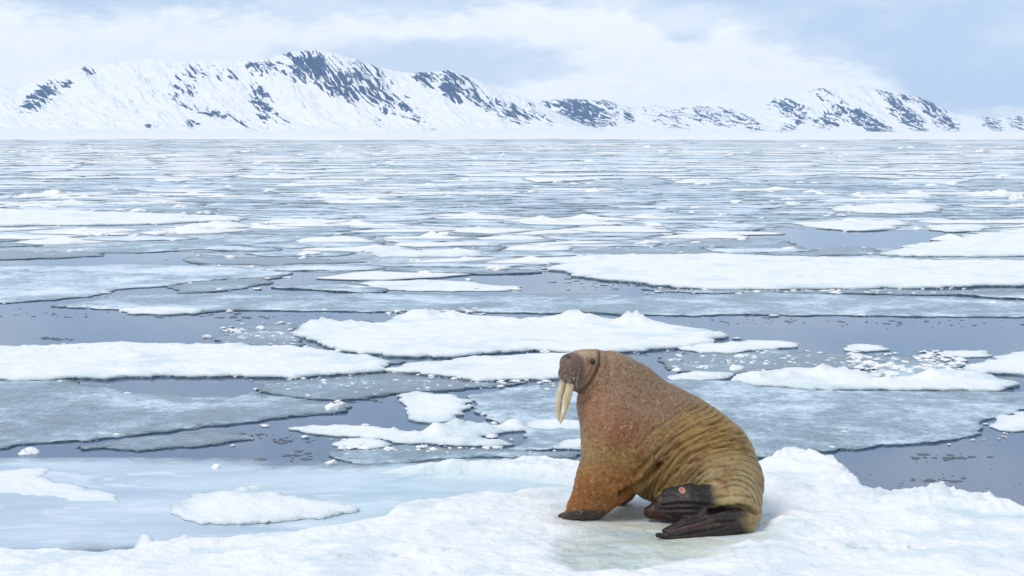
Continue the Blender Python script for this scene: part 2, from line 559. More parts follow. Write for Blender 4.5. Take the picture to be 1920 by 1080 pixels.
def floe_mesh(name, ring, top_z, thick, spacing, relief, seed, mats, undercut=0.05, bumps=(), extra=None, lip=0.0, max_pts=9000):
    """snow or ice plate: relief on top, wet undercut side below, coloured darker for its shade"""
    ring = np.asarray(ring)
    n = len(ring)
    x0, y0 = ring.min(0); x1, y1 = ring.max(0)
    area = max((x1 - x0) * (y1 - y0), 1e-6)
    spacing = max(spacing, math.sqrt(area / max_pts))
    gx = np.arange(x0, x1, spacing); gy = np.arange(y0, y1, spacing)
    GX, GY = np.meshgrid(gx, gy)
    r = np.random.default_rng(seed)
    GX = (GX + r.uniform(-.35, .35, GX.shape) * spacing).ravel(); GY = (GY + r.uniform(-.35, .35, GY.shape) * spacing).ravel()
    if len(GX):
        sd = poly_sdf(GX, GY, ring)
        k = sd < -spacing * 0.45
        GX, GY = GX[k], GY[k]
    co = clean_ring(ring) + [Vector((float(a), float(b))) for a, b in zip(GX, GY)]
    vs_, es, fs, _, _, _ = delaunay_2d_cdt(co, [(i, (i + 1) % n) for i in range(n)], [], 1, 1e-5)
    P = np.array([(v.x, v.y) for v in vs_])
    F = np.array([f for f in fs if len(f) == 3], np.int32)
    if len(F) == 0:
        return None
    a, b, c = P[F[:, 0]], P[F[:, 1]], P[F[:, 2]]
    flip = ((b - a)[:, 0] * (c - a)[:, 1] - (b - a)[:, 1] * (c - a)[:, 0]) < 0
    F[flip] = F[flip][:, ::-1]
    E = np.concatenate([F[:, [0, 1]], F[:, [1, 2]], F[:, [2, 0]]])
    key = np.minimum(E[:, 0], E[:, 1]).astype(np.int64) * len(P) + np.maximum(E[:, 0], E[:, 1])
    u, inv, cnt = np.unique(key, return_inverse=True, return_counts=True)
    B = E[cnt[inv] == 1]
    bv = np.unique(B)
    sd = -poly_sdf(P[:, 0], P[:, 1], ring)
    sd = np.maximum(sd, 0); sd[bv] = 0
    w = max(relief * 1.8, thick * 0.7, 1e-3)
    ed = sstep(sd, 0, w)
    z = top_z + thick * 0.0 + relief * ed * (0.55 + 0.9 * fbm(P[:, 0] / (w * 5), P[:, 1] / (w * 5), 4, seed, 0.55)) + lip * np.exp(-(sd / (w * .8)) ** 2) * (0.5 + fbm(P[:, 0] / .4, P[:, 1] / .4, 3, seed + 3))
    for (bx, by, br, bh) in bumps:
        d = np.hypot(P[:, 0] - bx, (P[:, 1] - by))
        nz = np.clip(1 + 1.3 * fbm(P[:, 0] / (br * .42), P[:, 1] / (br * .42), 4, seed + 7, 0.7), .3, 1.35)
        z = z + bh * np.exp(-(d / br) ** 2.2) * nz * sstep(sd, 0, br * .25)
    att = extra(P, sd) if extra else {}
    # side wall: boundary copied down, then tucked in under the lip
    m = len(P); idx = np.full(m, -1); idx[bv] = np.arange(len(bv))
    nrm = np.zeros((m, 2))
    e = P[B[:, 1]] - P[B[:, 0]]
    en = np.stack([e[:, 1], -e[:, 0]], 1); en /= (np.linalg.norm(en, axis=1, keepdims=True) + 1e-9)
    for k in (0, 1):
        np.add.at(nrm, B[:, k], en)
    nb = nrm[bv]; nb /= (np.linalg.norm(nb, axis=1, keepdims=True) + 1e-9)
    pb = P[bv]
    mid = np.column_stack([pb - nb * undercut * 0.15, np.maximum(z[bv] - thick * 0.55, 0.004)])
    low = np.column_stack([pb - nb * undercut, np.full(len(bv), -0.06)])
    V = np.concatenate([np.column_stack([P, z]), mid, low])
    ia, ib = idx[B[:, 0]], idx[B[:, 1]]
    q1 = np.stack([B[:, 1], B[:, 0], m + ia, m + ib], 1)
    q2 = np.stack([m + ib, m + ia, m + len(bv) + ia, m + len(bv) + ib], 1)
    mi = np.concatenate([np.zeros(len(F)), np.zeros(len(q1)), np.ones(len(q2))]).astype(int)
    ext = {}
    for k, v in att.items():
        ext[k] = np.concatenate([v, v[bv], v[bv]])
    return mesh_np(name, V, [F, np.concatenate([q1, q2])], ext, True, mats, mi)

def dist_of(pts):
    return float(np.mean([ground(x, y)[1] for x, y in pts]))

def floe_wet(seed):
    def f(P, sd):
        n = fbm(P[:, 0] / 1.6, P[:, 1] / 1.6, 4, seed + 60, .6) + .5 * fbm(P[:, 0] / .3, P[:, 1] / .3, 3, seed + 61, .6)
        return {'wet': np.clip(.45 * sstep(n, .12, .6) + .35 * np.exp(-(sd / .12) ** 2), 0, .8), 'stain': np.zeros(len(P))}
    return f

def snow_floe(pts, label, thick=0.14, relief=0.08, seed=1, bumps=(), group=None, amp=1.0, name='ice_floe'):
    thick, relief = thick * 0.36, relief * 0.45
    Y = dist_of(pts); step = max(0.03, Y * 0.0032)
    ring = rough_outline(px_poly(pts, thick * .5), step, amp * step * 3.2, seed)
    bp = [(*ground(bx, by, thick), br, bh * .8) for bx, by, br, bh in bumps]
    me = floe_mesh(name, ring, thick, thick, max(0.05, Y * 0.0042), relief, seed, [M_SNOW, M_SIDE], thick * 0.5, bp, floe_wet(seed))
    o = link(name, me)
    return tag(o, label, 'ice floe', group)

def thin_sheet(pts, label, frost=0.5, thick=0.03, relief=0.012, seed=1, group=None, amp=1.0, lip=0.012, z=0.0):
    Y = dist_of(pts); step = max(0.035, Y * 0.0034)
    ring = rough_outline(px_poly(pts, 0.02), step, amp * step * 2.6, seed)
    me = floe_mesh('thin_ice_sheet', ring, thick + z, thick, max(0.10, Y * 0.007), relief, seed, [M_THIN, M_SIDE], 0.03, lip=lip, max_pts=4000)
    o = link('thin_ice_sheet', me)
    o['frost'] = frost
    return tag(o, label, 'ice sheet', group)

# --- floes one can tell apart, traced on the water plane
FLOES = [
 # outline px, label, thick, relief, seed, bumps(px,py,radius m,height m)
 ([(-260, 655), (-100, 652), (0, 653), (120, 650), (230, 644), (380, 649), (500, 650), (600, 655), (690, 672), (738, 688), (720, 697), (560, 709), (400, 703), (250, 706), (100, 709), (0, 713), (-120, 716), (-260, 716)],
  'long white snow-covered floe between open blue water and a mottled grey ice sheet', .15, .09, 1, [(230, 655, .35, .10), (60, 690, .3, .05), (480, 660, .3, .05)]),
 ([(716, 694), (742, 690), (800, 683), (860, 676), (950, 668), (1050, 664), (1150, 668), (1180, 690), (1120, 706), (1060, 709), (980, 712), (900, 713), (820, 706), (765, 699)],
  'white snow floe reaching behind the head of the walrus', .13, .07, 2, []),
 ([(555, 622), (585, 601), (640, 606), (700, 611), (760, 592), (800, 583), (870, 592), (980, 601), (1030, 595), (1080, 592), (1140, 600), (1195, 600), (1250, 611), (1330, 620), (1365, 632), (1330, 645), (1240, 652), (1160, 660), (1080, 660), (1010, 656), (950, 661), (880, 667), (850, 670), (740, 668), (640, 655), (570, 640)],
  'broad white floe with small snow hummocks along its far rim', .16, .10, 3,
  [(600, 612, .25, .16), (650, 612, .3, .10), (790, 594, .3, .16), (850, 596, .2, .12), (1080, 600, .35, .16), (1190, 607, .30, .24), (1320, 630, .2, .08), (700, 620, .25, .08), (960, 606, .25, .08)]),
 ([(1375, 712), (1390, 704), (1440, 699), (1500, 694), (1540, 691), (1600, 697), (1640, 712), (1700, 711), (1740, 701), (1800, 698), (1860, 710), (1915, 720), (1880, 731), (1800, 729), (1700, 731), (1600, 733), (1500, 729), (1420, 720)],
  'jagged white floe of broken snow blocks behind the back of the walrus', .14, .10, 4,
  [(1545, 705, .22, .16), (1480, 708, .2, .10), (1590, 704, .2, .12), (1750, 708, .2, .13), (1810, 706, .2, .10), (1420, 708, .15, .08), (1660, 718, .15, .06)]),
 ([(1800, 694), (1860, 673), (1920, 661), (2060, 645), (2200, 650), (2200, 708), (2000, 706), (1920, 703), (1840, 702)],
  'smooth white wedge of floe with a plain rounded tip beside the jagged blocks', .15, .07, 5, []),
 ([(975, 489), (1050, 484), (1130, 481), (1260, 479), (1400, 480), (1560, 485), (1700, 489), (1850, 491), (1990, 492), (2300, 495), (2300, 530), (1990, 534), (1920, 535), (1700, 539), (1500, 542), (1290, 541), (1200, 529), (1080, 518), (1060, 510), (1025, 503), (1060, 496)],
  'very long flat white floe with a thin dark waterline, beyond the grey banded sheet', .20, .10, 6, [(1530, 494, .6, .12), (1180, 488, .5, .07), (1120, 488, .4, .08)]),
 ([(1640, 478), (1680, 471), (1720, 462), (1800, 446), (1860, 438), (1920, 432), (2010, 428), (2200, 430), (2200, 478), (2000, 480), (1800, 481)],
  'bright white sloping floe just behind the very long flat floe', .22, .12, 7, []),
 ([(-260, 391), (-60, 391), (0, 393), (150, 396), (300, 402), (440, 406), (462, 412), (330, 420), (100, 422), (-100, 424), (-260, 424)],
  'long low white floe with a straight dark edge in the distant ice field', .22, .12, 8, []),
 ([(318, 957), (328, 943), (360, 930), (400, 922), (480, 926), (540, 933), (600, 941), (650, 948), (682, 958), (600, 970), (500, 979), (420, 986), (370, 980), (340, 970)],
  'small smooth teardrop snow floe lying in the pale blue shallows', .11, .06, 9, []),
 ([(-80, 893), (0, 885), (60, 880), (95, 884), (80, 895), (110, 906), (150, 910), (190, 922), (240, 937), (190, 941), (150, 943), (80, 934), (20, 925), (-80, 927)],
  'ragged slushy snow patch awash in the pale blue shallows', .035, .03, 10, []),
 ([(748, 757), (760, 742), (800, 736), (850, 740), (872, 752), (866, 762), (885, 766), (872, 776), (880, 784), (855, 790), (820, 795), (785, 793), (772, 778), (752, 770)],
  'small rounded floe with a ragged edge in front of the dark slush', .09, .05, 11, []),
 ([(552, 806), (600, 801), (680, 800), (740, 804), (790, 810), (830, 806), (812, 797), (870, 792), (905, 798), (940, 795), (985, 790), (980, 803), (930, 812), (905, 820), (960, 828), (935, 838), (880, 838), (830, 836), (780, 832), (720, 826), (640, 819), (590, 812)],
  'low heap of broken white ice blocks at the edge of dark open water', .08, .08, 12,
  [(820, 812, .13, .17), (780, 820, .12, .10), (860, 806, .16, .12), (905, 806, .12, .09), (960, 797, .1, .10), (870, 828, .12, .08), (740, 812, .12, .06), (830, 824, .1, .12)]),
 ([(630, 830), (660, 824), (700, 822), (735, 832), (725, 840), (680, 842), (640, 839)],
  'lumpy ice block floating off the end of the broken ice heap', .05, .07, 13, [(665, 831, .08, .06), (705, 831, .07, .06)]),
 ([(222, 584), (238, 578), (300, 577), (370, 578), (388, 583), (360, 588), (280, 590), (235, 588)],
  'narrow oval snow floe alone on the open blue water', .10, .05, 14, []),
 ([(1258, 708), (1285, 699), (1330, 697), (1362, 702), (1360, 710), (1320, 713), (1275, 713)],
  'small white floe touching the slush behind the shoulders of the walrus', .08, .05, 15, []),
 ([(1575, 655), (1585, 648), (1620, 646), (1655, 648), (1668, 656), (1630, 659), (1590, 659)],
  'small flat snow-topped pan on the smooth grey-blue water', .08, .05, 16, []),
 ([(1765, 664), (1790, 657), (1840, 657), (1847, 665), (1820, 669), (1780, 668)],
  'little pan with a dark end on the smooth grey-blue water', .06, .04, 17, []),
 ([(1035, 836), (1050, 826), (1080, 822), (1110, 826), (1120, 838), (1080, 842), (1050, 841)],
  'small white floe close to the chest of the walrus', .09, .05, 18, []),
 ([(995, 801), (1010, 790), (1060, 788), (1100, 790), (1110, 804), (1060, 808), (1010, 806)],
  'low white pan below the tips of the tusks', .06, .04, 19, []),
 ([(1290, 652), (1330, 645), (1400, 640), (1470, 642), (1478, 648), (1440, 655), (1360, 662), (1310, 660)],
  'ragged white slab off the tip of the broad hummocked floe', .08, .06, 20, [(1390, 650, .15, .05)]),
 ([(1850, 800), (1870, 780), (1920, 770), (2000, 768), (2000, 806), (1920, 808), (1880, 806)],
  'slushy rounded pan with a dark curved edge by the black water', .06, .04, 21, []),
 ([(1560, 392), (1640, 385), (1700, 383), (1760, 390), (1750, 397), (1680, 401), (1600, 398)],
  'humped white floe in the far ice field above the strip of open blue water', .25, .18, 22, [(1680, 391, .8, .2)]),
 ([(1480, 420), (1560, 415), (1640, 414), (1700, 418), (1690, 422), (1640, 432), (1580, 433), (1540, 428)],
  'pale flat floe along the far side of the open blue strip', .16, .08, 23, []),
 ([(1740, 430), (1760, 422), (1830, 423), (1850, 428), (1820, 433), (1760, 434)],
  'small floe between the open blue strip and the sloping floe', .14, .08, 24, []),
 ([(690, 475), (700, 465), (740, 462), (760, 470), (800, 472), (880, 468), (900, 478), (800, 482), (720, 482)],
  'row of joined white lumps in the slushy middle field', .12, .12, 25, [(720, 470, .3, .14), (860, 474, .25, .12), (790, 476, .3, .08)]),
 ([(640, 536), (700, 528), (790, 524), (860, 527), (980, 538), (930, 545), (800, 546), (700, 545)],
  'frosted low floe tapering into the blue lead', .05, .03, 26, []),
]
for (pts, label, th, rl, sd, bp) in FLOES:
    snow_floe(pts, label, th, rl, sd, bp)

SHEETS = [
 ([(-160, 716), (0, 713), (120, 712), (160, 720), (260, 735), (360, 742), (440, 744), (470, 740), (480, 735), (560, 745), (650, 760), (648, 773), (560, 780), (500, 786), (400, 797), (300, 809), (210, 820), (130, 825), (60, 832), (0, 838), (-160, 846)],
  'large mottled dark grey sheet of thin ice with a long straight near edge', .32, 31),
 ([(472, 735), (500, 716), (560, 711), (640, 706), (720, 700), (745, 697), (800, 708), (900, 716), (990, 716), (960, 722), (860, 728), (800, 732), (740, 742), (640, 748), (570, 745)],
  'dark slushy sheet wedged between the white floes and the mottled sheet', -.02, 32),
 ([(100, 574), (180, 561), (250, 553), (400, 551), (700, 550), (900, 553), (1080, 551), (1300, 552), (1500, 548), (1700, 556), (1920, 566), (2200, 575), (2200, 594), (1920, 594), (1700, 592), (1500, 591), (1200, 589), (800, 584), (620, 583), (400, 582), (390, 586), (240, 580), (130, 577)],
  'smooth grey band of thin ice with a faint white ridge, crossing the whole view', .56, 33),
 ([(890, 740), (960, 728), (1060, 718), (1180, 712), (1260, 714), (1380, 714), (1420, 722), (1500, 731), (1700, 733), (1920, 734), (2100, 740), (2100, 768), (1920, 768), (1860, 780), (1845, 802), (1800, 820), (1750, 828), (1680, 834), (1600, 838), (1500, 846), (1440, 855), (1300, 860), (1120, 856), (1090, 842), (1000, 846), (965, 838), (990, 806), (900, 790), (888, 775)],
  'wide pale grey ice sheet spreading behind the walrus', .58, 34),
 ([(1240, 668), (1300, 662), (1380, 663), (1450, 656), (1520, 662), (1600, 664), (1660, 672), (1640, 690), (1560, 690), (1490, 694), (1430, 698), (1360, 700), (1290, 698), (1240, 690)],
  'dark brash-filled slush sheet above the back of the walrus', .06, 35),
 ([(-200, 503), (0, 500), (100, 498), (300, 495), (420, 500), (500, 505), (545, 512), (520, 519), (430, 523), (330, 533), (220, 543), (180, 553), (100, 562), (0, 568), (-200, 576)],
  'pale mottled ice sheet with a bright frosted middle across the open blue water', .85, 36),
 ([(310, 537), (360, 531), (440, 523), (525, 516), (510, 524), (490, 532), (440, 542), (380, 549), (330, 550), (325, 543)],
  'dark grey wedge of bare ice pointing at the blue lead', .02, 37),
 ([(335, 486), (370, 481), (480, 482), (600, 484), (690, 489), (640, 494), (520, 497), (420, 496), (360, 493)],
  'long dark grey lens of bare ice in the pale field', .0, 38),
 ([(100, 470), (200, 462), (310, 454), (400, 448), (520, 442), (625, 439), (560, 450), (480, 456), (420, 462), (340, 470), (290, 473), (190, 472)],
  'smooth grey sheet under a long oblique dark crack', .55, 39),
 ([(-200, 470), (0, 470), (100, 471), (192, 474), (190, 479), (100, 483), (0, 487), (-200, 490)],
  'dark wet sheet at the tip of the pale pool', .05, 40),
 ([(985, 472), (1060, 470), (1180, 464), (1300, 463), (1390, 476), (1300, 478), (1200, 478), (1100, 480), (1040, 477)],
  'dark bare ice strip along the far rim of the very long floe', .02, 41),
 ([(130, 837), (200, 828), (300, 818), (420, 808), (480, 812), (470, 822), (380, 832), (260, 842), (160, 841)],
  'thin translucent grey pan afloat below the straight sheet edge', .20, 42),
 ([(405, 636), (440, 622), (480, 612), (540, 606), (565, 612), (556, 628), (572, 642), (560, 648), (480, 648), (430, 644)],
  'grey slush apron at the end of the broad hummocked floe', .14, 43),
 ([(1200, 541), (1300, 543), (1500, 543), (1700, 541), (1840, 545), (1780, 553), (1600, 551), (1480, 548), (1300, 550)],
  'speckled slush strip under the very long white floe', .34, 44),
 ([(1640, 690), (1600, 680), (1620, 668), (1700, 664), (1760, 672), (1800, 684), (1790, 697), (1740, 699), (1700, 709), (1650, 708)],
  'loose sheet of small broken pans before the jagged blocks', .40, 45),
 ([(620, 846), (680, 842), (760, 836), (900, 840), (1000, 848), (1090, 846), (1085, 858), (960, 856), (860, 858), (760, 866), (690, 868), (640, 860)],
  'slushy dark margin along the rim of the walrus floe', .12, 46),
 ([(620, 667), (700, 671), (760, 676), (740, 684), (690, 671), (640, 661)],
  'sliver of dark ice in the crack between two white floes', .05, 47),
 ([(1490, 470), (1560, 462), (1640, 465), (1660, 474), (1600, 480), (1500, 479), (1420, 477)],
  'ribbed slush sheet at the toe of the sloping floe', .20, 48),
 ([(1460, 446), (1280, 452), (1240, 461), (1380, 466), (1500, 466)],
  'thin skin of new ice mirroring the clouds in the blue strip', .12, 49),
]
for (pts, label, fr, sd) in SHEETS:
    thin_sheet(pts, label, fr, seed=sd, thick=0.012 if fr < .45 else 0.016)

# --- the pack beyond: cells of a broken sheet
OPEN = [  # open water, px
 [(-300, 575), (100, 574), (600, 584), (740, 588), (560, 602), (420, 645), (-300, 650)],
 [(1220, 592), (2300, 596), (2300, 650), (1640, 700), (1480, 640), (1360, 625)],
 [(1290, 455), (1400, 440), (1480, 428), (1600, 434), (1740, 432), (1840, 434), (1700, 466), (1560, 464), (1400, 468), (1280, 462)],
 [(890, 530), (960, 515), (1040, 512), (1250, 540), (1200, 547), (960, 547)],
 [(-200, 488), (190, 478), (340, 474), (420, 485), (340, 496), (100, 497), (-200, 500)],
 [(560, 512), (640, 520), (600, 545), (540, 545)],
]
GROUND_OPEN = [px_poly(p) for p in OPEN]
GROUND_TAKEN = [px_poly(f[0], 0.1) for f in FLOES] + [px_poly(s[0]) for s in SHEETS]

AN = 1.9   # the pack is drawn out sideways by the wind
def cell_ring(i, pts, nb, shrink, step, seed, lim=9.0):
    c = pts[i]
    poly = np.array([c + np.array(d) * 60 for d in ((-1, -1), (1, -1), (1, 1), (-1, 1))], float)
    for j in nb:
        q = pts[j]
        mid = (c + q) / 2; nrm = (q - c); L = np.hypot(*nrm)
        if L < 1e-6: continue
        nrm = nrm / L
        s = (poly - mid) @ nrm + shrink
        keep = []
        for k in range(len(poly)):
            a, b = poly[k], poly[(k + 1) % len(poly)]
            sa, sb = s[k], s[(k + 1) % len(poly)]
            if sa <= 0: keep.append(a)
            if (sa <= 0) != (sb <= 0): keep.append(a + (b - a) * sa / (sa - sb))
        if len(keep) < 3: return None
        poly = np.array(keep)
    poly = poly * np.array([AN, 1.0])
    if np.ptp(poly[:, 0]) > lim * AN or np.ptp(poly[:, 1]) > lim: return None
    return rough_outline(poly, step, step * 1.1, seed)

def scatter_cells(y0, y1, size0, size1, seed):
    r = np.random.default_rng(seed)
    pts = []
    y = y0
    while y < y1:
        s = size0 + (size1 - size0) * (y - y0) / (y1 - y0)
        half = (y * 0.345 + s * 2.5) / AN
        n = int(2 * half / s)
        for k in range(n):
            pts.append((-half + (k + r.uniform(.05, .95)) * s * 1.0, y + r.uniform(-.48, .48) * s))
        y += s * 0.95
    return np.array(pts)   # x in units of AN metres

def nearest(pts, k=14):
    out = []
    for i in range(len(pts)):
        d = ((pts - pts[i]) ** 2).sum(1); d[i] = 1e18
        out.append(np.argpartition(d, k)[:k])
    return out

def blocked(pts, polys, margin):
    b = np.zeros(len(pts), bool)
    for p in polys:
        b |= poly_sdf(pts[:, 0], pts[:, 1], p) < margin
    return b

PACK = {'snow': [M_SNOW, M_SIDE], 'thin': [M_THIN, M_SIDE]}
near_pts = scatter_cells(33.0, 118.0, 1.5, 3.2, 5)
nbs = nearest(near_pts)
near_xy = near_pts * np.array([AN, 1.0])
blk = blocked(near_xy, GROUND_TAKEN, 0.4) | blocked(near_xy, GROUND_OPEN, 0.1)
LAB = {
 'snow': ('low snow-covered floe in the broken pack beyond the traced leads', 'small snowy floes of the middle pack'),
 'pale': ('pale frosted plate of thin ice in the broken pack', 'pale thin ice plates of the middle pack'),
 'grey': ('dull grey plate of bare thin ice in the broken pack', 'grey thin ice plates of the middle pack'),
}
LAB['snow'] = ('low snow-covered floe in the crowded pack of small plates toward the mountains', 'small snowy floes of the middle pack')
LAB['pale'] = ('pale frosted plate of thin ice in the crowded pack toward the mountains', 'pale thin ice plates of the middle pack')
LAB['grey'] = ('dull grey plate of bare thin ice in the crowded pack toward the mountains', 'grey thin ice plates of the middle pack')
count = {'snow': 0, 'pale': 0, 'grey': 0}
for i, p in enumerate(near_pts):
    if blk[i]: continue
    r = random.random()
    patch = fbm(np.array([p[0] * AN / 14]), np.array([p[1] / 22]), 3, 71)[0]
    if r < 0.04 - patch * 0.16: continue
    kind = 'snow' if r < 0.25 + patch * .45 else ('pale' if r < 0.84 + patch * .2 else 'grey')
    Y = p[1]; step = max(0.14, Y * 0.005)
    ring = cell_ring(i, near_pts, nbs[i], 0.012 + 0.10 * random.random() ** 2.5, step, 100 + i)
    if ring is None or len(ring) < 6: continue
    if kind == 'snow':
        sc = random.uniform(.8, 1.0); ring = ring.mean(0) + (ring - ring.mean(0)) * sc
        bp = [(ring[:, 0].mean() + random.uniform(-.8, .8), ring[:, 1].mean() + random.uniform(-.8, .8), random.uniform(.2, .6), random.uniform(.03, .16)) for _ in range(random.choice((0, 1, 2, 3)))]
        me = floe_mesh('ice_floe', ring, random.uniform(.02, .045), .03, 0.32, random.uniform(.015, .05), 300 + i, PACK['snow'], .05, bp, max_pts=160)
        if me is None: continue
        o = link('ice_floe', me); tag(o, LAB['snow'][0], 'ice floe', LAB['snow'][1])
    else:
        me = floe_mesh('thin_ice_sheet', ring, .014, .012, 0.6, .012, 300 + i, PACK['thin'], .04, lip=.03, max_pts=80)
        if me is None: continue
        o = link('thin_ice_sheet', me); tag(o, LAB[kind][0], 'ice sheet', LAB[kind][1])
        o['frost'] = random.uniform(.62, 1.25) if kind == 'pale' else random.uniform(.3, .65)
    count[kind] += 1
print('pack', count)

# the far pack reads as one mass: merged plates, two materials
def merged_plates(name, pts, nb, sel, label, mats, shrink, step_k, z_rng, frost=None):
    VV, FF, MI, FR = [], [], [], []
    off = 0
    for i in sel:
        Y = pts[i, 1]; step = max(.35, Y * step_k)
        ring = cell_ring(i, pts, nb[i], random.uniform(*shrink) * Y / 100, step, 900 + i, 10 + Y * .12)
        if ring is None or len(ring) < 5: continue
        n = len(ring); c = ring.mean(0)
        zt = random.uniform(*z_rng)
        dz = 0.5 * zt * fbm(ring[:, 0] / 2, ring[:, 1] / 2, 2, i)
        inn = c + (ring - c) * 0.8
        v = np.concatenate([np.column_stack([inn, zt * 1.25 + dz]), np.column_stack([ring, np.maximum(zt + dz, .02)]), np.column_stack([ring * .98 + c * .02, np.full(n, -.05)]), [[c[0], c[1], zt * 1.3]]])
        k = np.arange(n); k2 = (k + 1) % n
        VV.append(v)
        f = [np.stack([k, k2, n + k2, n + k], 1)[:, ::-1], np.stack([n + k, n + k2, 2 * n + k2, 2 * n + k], 1)[:, ::-1]]
        FF.append((np.stack([k, k2, np.full(n, 3 * n)], 1) + off, f[0] + off, f[1] + off))
        FR.append(np.full(len(v), random.uniform(*frost) if frost else 0.0))
        off += len(v)
    T = np.concatenate([f[0] for f in FF]); Q0 = np.concatenate([f[1] for f in FF]); Q1 = np.concatenate([f[2] for f in FF])
    mi = np.concatenate([np.zeros(len(T) + len(Q0)), np.ones(len(Q1))])
    me = mesh_np(name, np.concatenate(VV), [T, np.concatenate([Q0, Q1])], {'frost': np.concatenate(FR)}, True, mats, mi)
    o = link(name, me)
    tag(o, label, None, kind='stuff')
    return o

far_pts = np.concatenate([scatter_cells(119.0, 330.0, 2.9, 8.0, 8), scatter_cells(336.0, 760.0, 8.0, 17.0, 9)])
nbf = nearest(far_pts)
rr = np.random.default_rng(3).uniform(size=len(far_pts))
pf = fbm(far_pts[:, 0] * AN / 60, far_pts[:, 1] / 120, 3, 77)
snow_sel = np.where(rr < 0.33 + .4 * pf)[0]
thin_sel = np.where((rr >= 0.33 + .4 * pf) & (rr < 0.965))[0]
merged_plates('far_floes', far_pts, nbf, snow_sel, 'distant snow-covered floes packed in front of the shore', PACK['snow'], (.01, .15), .004, (.04, .10))
o = merged_plates('far_thin_ice', far_pts, nbf, thin_sel, 'distant grey plates of thin ice packed in front of the shore', PACK['thin'], (.005, .06), .004, (.02, .035), (-.6, 1.5))
o['frost'] = 0.9

# grey slush between the plates
ys = np.concatenate([np.linspace(31, 130, 130), np.linspace(133, 760, 120)])
us = np.linspace(-.42, .42, 260)
SY, SU = np.meshgrid(ys, us)
SX = SU * SY
cov = .80 + .25 * fbm(SX / 18, SY / 18, 3, 501)
for p in GROUND_OPEN:
    cov = cov - 1.3 * sstep(-poly_sdf(SX, SY, p), -.8, .6)
cov = cov - .9 * (1 - sstep(SY, 33, 44)) - .6 * (1 - sstep(760 - SY, 0, 50))
o = link('slush_ice', mesh_np('slush_ice', np.column_stack([SX.ravel(), SY.ravel(), np.full(SX.size, .005)]), grid_faces(260, 250)[:, ::-1], {'cover': cov.ravel()}, mats=[M_SLUSH]))
tag(o, 'grey slush filling the leads between the plates of the pack', None, kind='stuff')

# --- loose lumps of ice
def lump_mesh(seed, sharp):
    bm = bmesh.new()
    bmesh.ops.create_icosphere(bm, subdivisions=3, radius=1.0)
    P = np.array([v.co[:] for v in bm.verts])
    n1 = fbm(P[:, 0] * 1.1 + seed * 7.1, P[:, 1] * 1.1 + P[:, 2] * .9, 3, seed)
    n2 = fbm(P[:, 0] * 3.1 + P[:, 2] * 2, P[:, 1] * 3.1 - seed, 3, seed + 5)
    r = 1 + 0.75 * n1 + 0.28 * n2
    P = P * r[:, None] * np.array([1.0, 0.8, 0.5])
    P[:, 2] = np.where(P[:, 2] < -.12, -.12, P[:, 2])
    for v, p in zip(bm.verts, P): v.co = p
    me = bpy.data.meshes.new('ice_chunk'); bm.to_mesh(me); bm.free()
    me.polygons.foreach_set('use_smooth', np.full(len(me.polygons), not sharp))
    me.materials.append(M_SNOW)
    return me
LUMPS = [lump_mesh(s, s % 3 == 0) for s in range(8)]
def chunk(px, py, r, label, group=None, z=0.0, hz=1.0):
    g = ground(px, py, z)
    o = bpy.data.objects.new('ice_chunk', random.choice(LUMPS)); col.objects.link(o)
    o.location = (g[0], g[1], z + 0.0); o.scale = (r, r, r * hz); o.rotation_euler = (0, 0, random.uniform(0, 6.28))
    return tag(o, label, 'ice chunk', group)
SINGLE = [(728, 589, .075, 'round white ice ball on the water off the broad floe'), (743, 596, .05, 'smaller ice ball beside the round white one'),
          (628, 768, .17, 'white ice lump at the pointed end of the mottled grey sheet'), (52, 850, .10, 'flat white ice lump beside the near edge of the mottled sheet'),
          (1022, 660, .10, 'grey ice block standing on the floe near the head of the walrus'), (1380, 694, .14, 'rounded ice lump between the slush and the jagged blocks'),
          (623, 869, .07, 'small ice lump in the dark water by the walrus floe rim'), (406, 878, .08, 'half-sunk ice lump at the edge of the shallows'),
          (446, 623, .12, 'white ice lump on the grey slush apron'), (1785, 347, .5, 'large broken ice block in the distant pack'), (1905, 374, .55, 'tilted white ice block standing up in the distant pack')]
for (x, y, r, lb) in SINGLE: chunk(x, y, r, lb)
AREAS = [  # (x0,x1,y0,y1,n,rmin,rmax,label,group)
 (1600, 1800, 662, 706, 46, .03, .13, 'broken white ice lump in the loose pans before the jagged blocks', 'ice lumps among the loose pans'),
 (1250, 1480, 655, 698, 24, .02, .08, 'small ice lump in the dark slush above the walrus back', 'ice lumps in the dark slush'),
 (740, 900, 578, 604, 16, .03, .10, 'small ice lump at the far rim of the broad hummocked floe', 'ice lumps along the broad floe'),
 (640, 960, 818, 845, 22, .02, .09, 'small white block around the low heap of broken ice', 'blocks around the broken ice heap'),
 (780, 990, 704, 730, 14, .02, .06, 'small ice lump in the dark slush below the white floes', 'ice lumps below the white floes'),
 (-40, 640, 640, 662, 26, .025, .06, 'snow lump on the far rim of the long white floe', 'snow lumps on the long floe'),
 (420, 560, 608, 640, 14, .02, .07, 'ice lump in the grey slush apron', 'ice lumps in the slush apron'),
 (1000, 1250, 710, 735, 12, .02, .06, 'small ice lump on the pale sheet behind the walrus', 'ice lumps behind the walrus')]
for (x0, x1, y0, y1, n, r0, r1, lb, gp) in AREAS:
    for k in range(n):
        zz_ = 0.07 if 'long floe' in gp else 0.02
        chunk(random.uniform(x0, x1), random.uniform(y0, y1) if 'long floe' not in gp else 648 + abs(random.gauss(0, 5)), r0 + (r1 - r0) * random.random() ** 2, lb, gp, zz_, random.uniform(.5, 1.1))

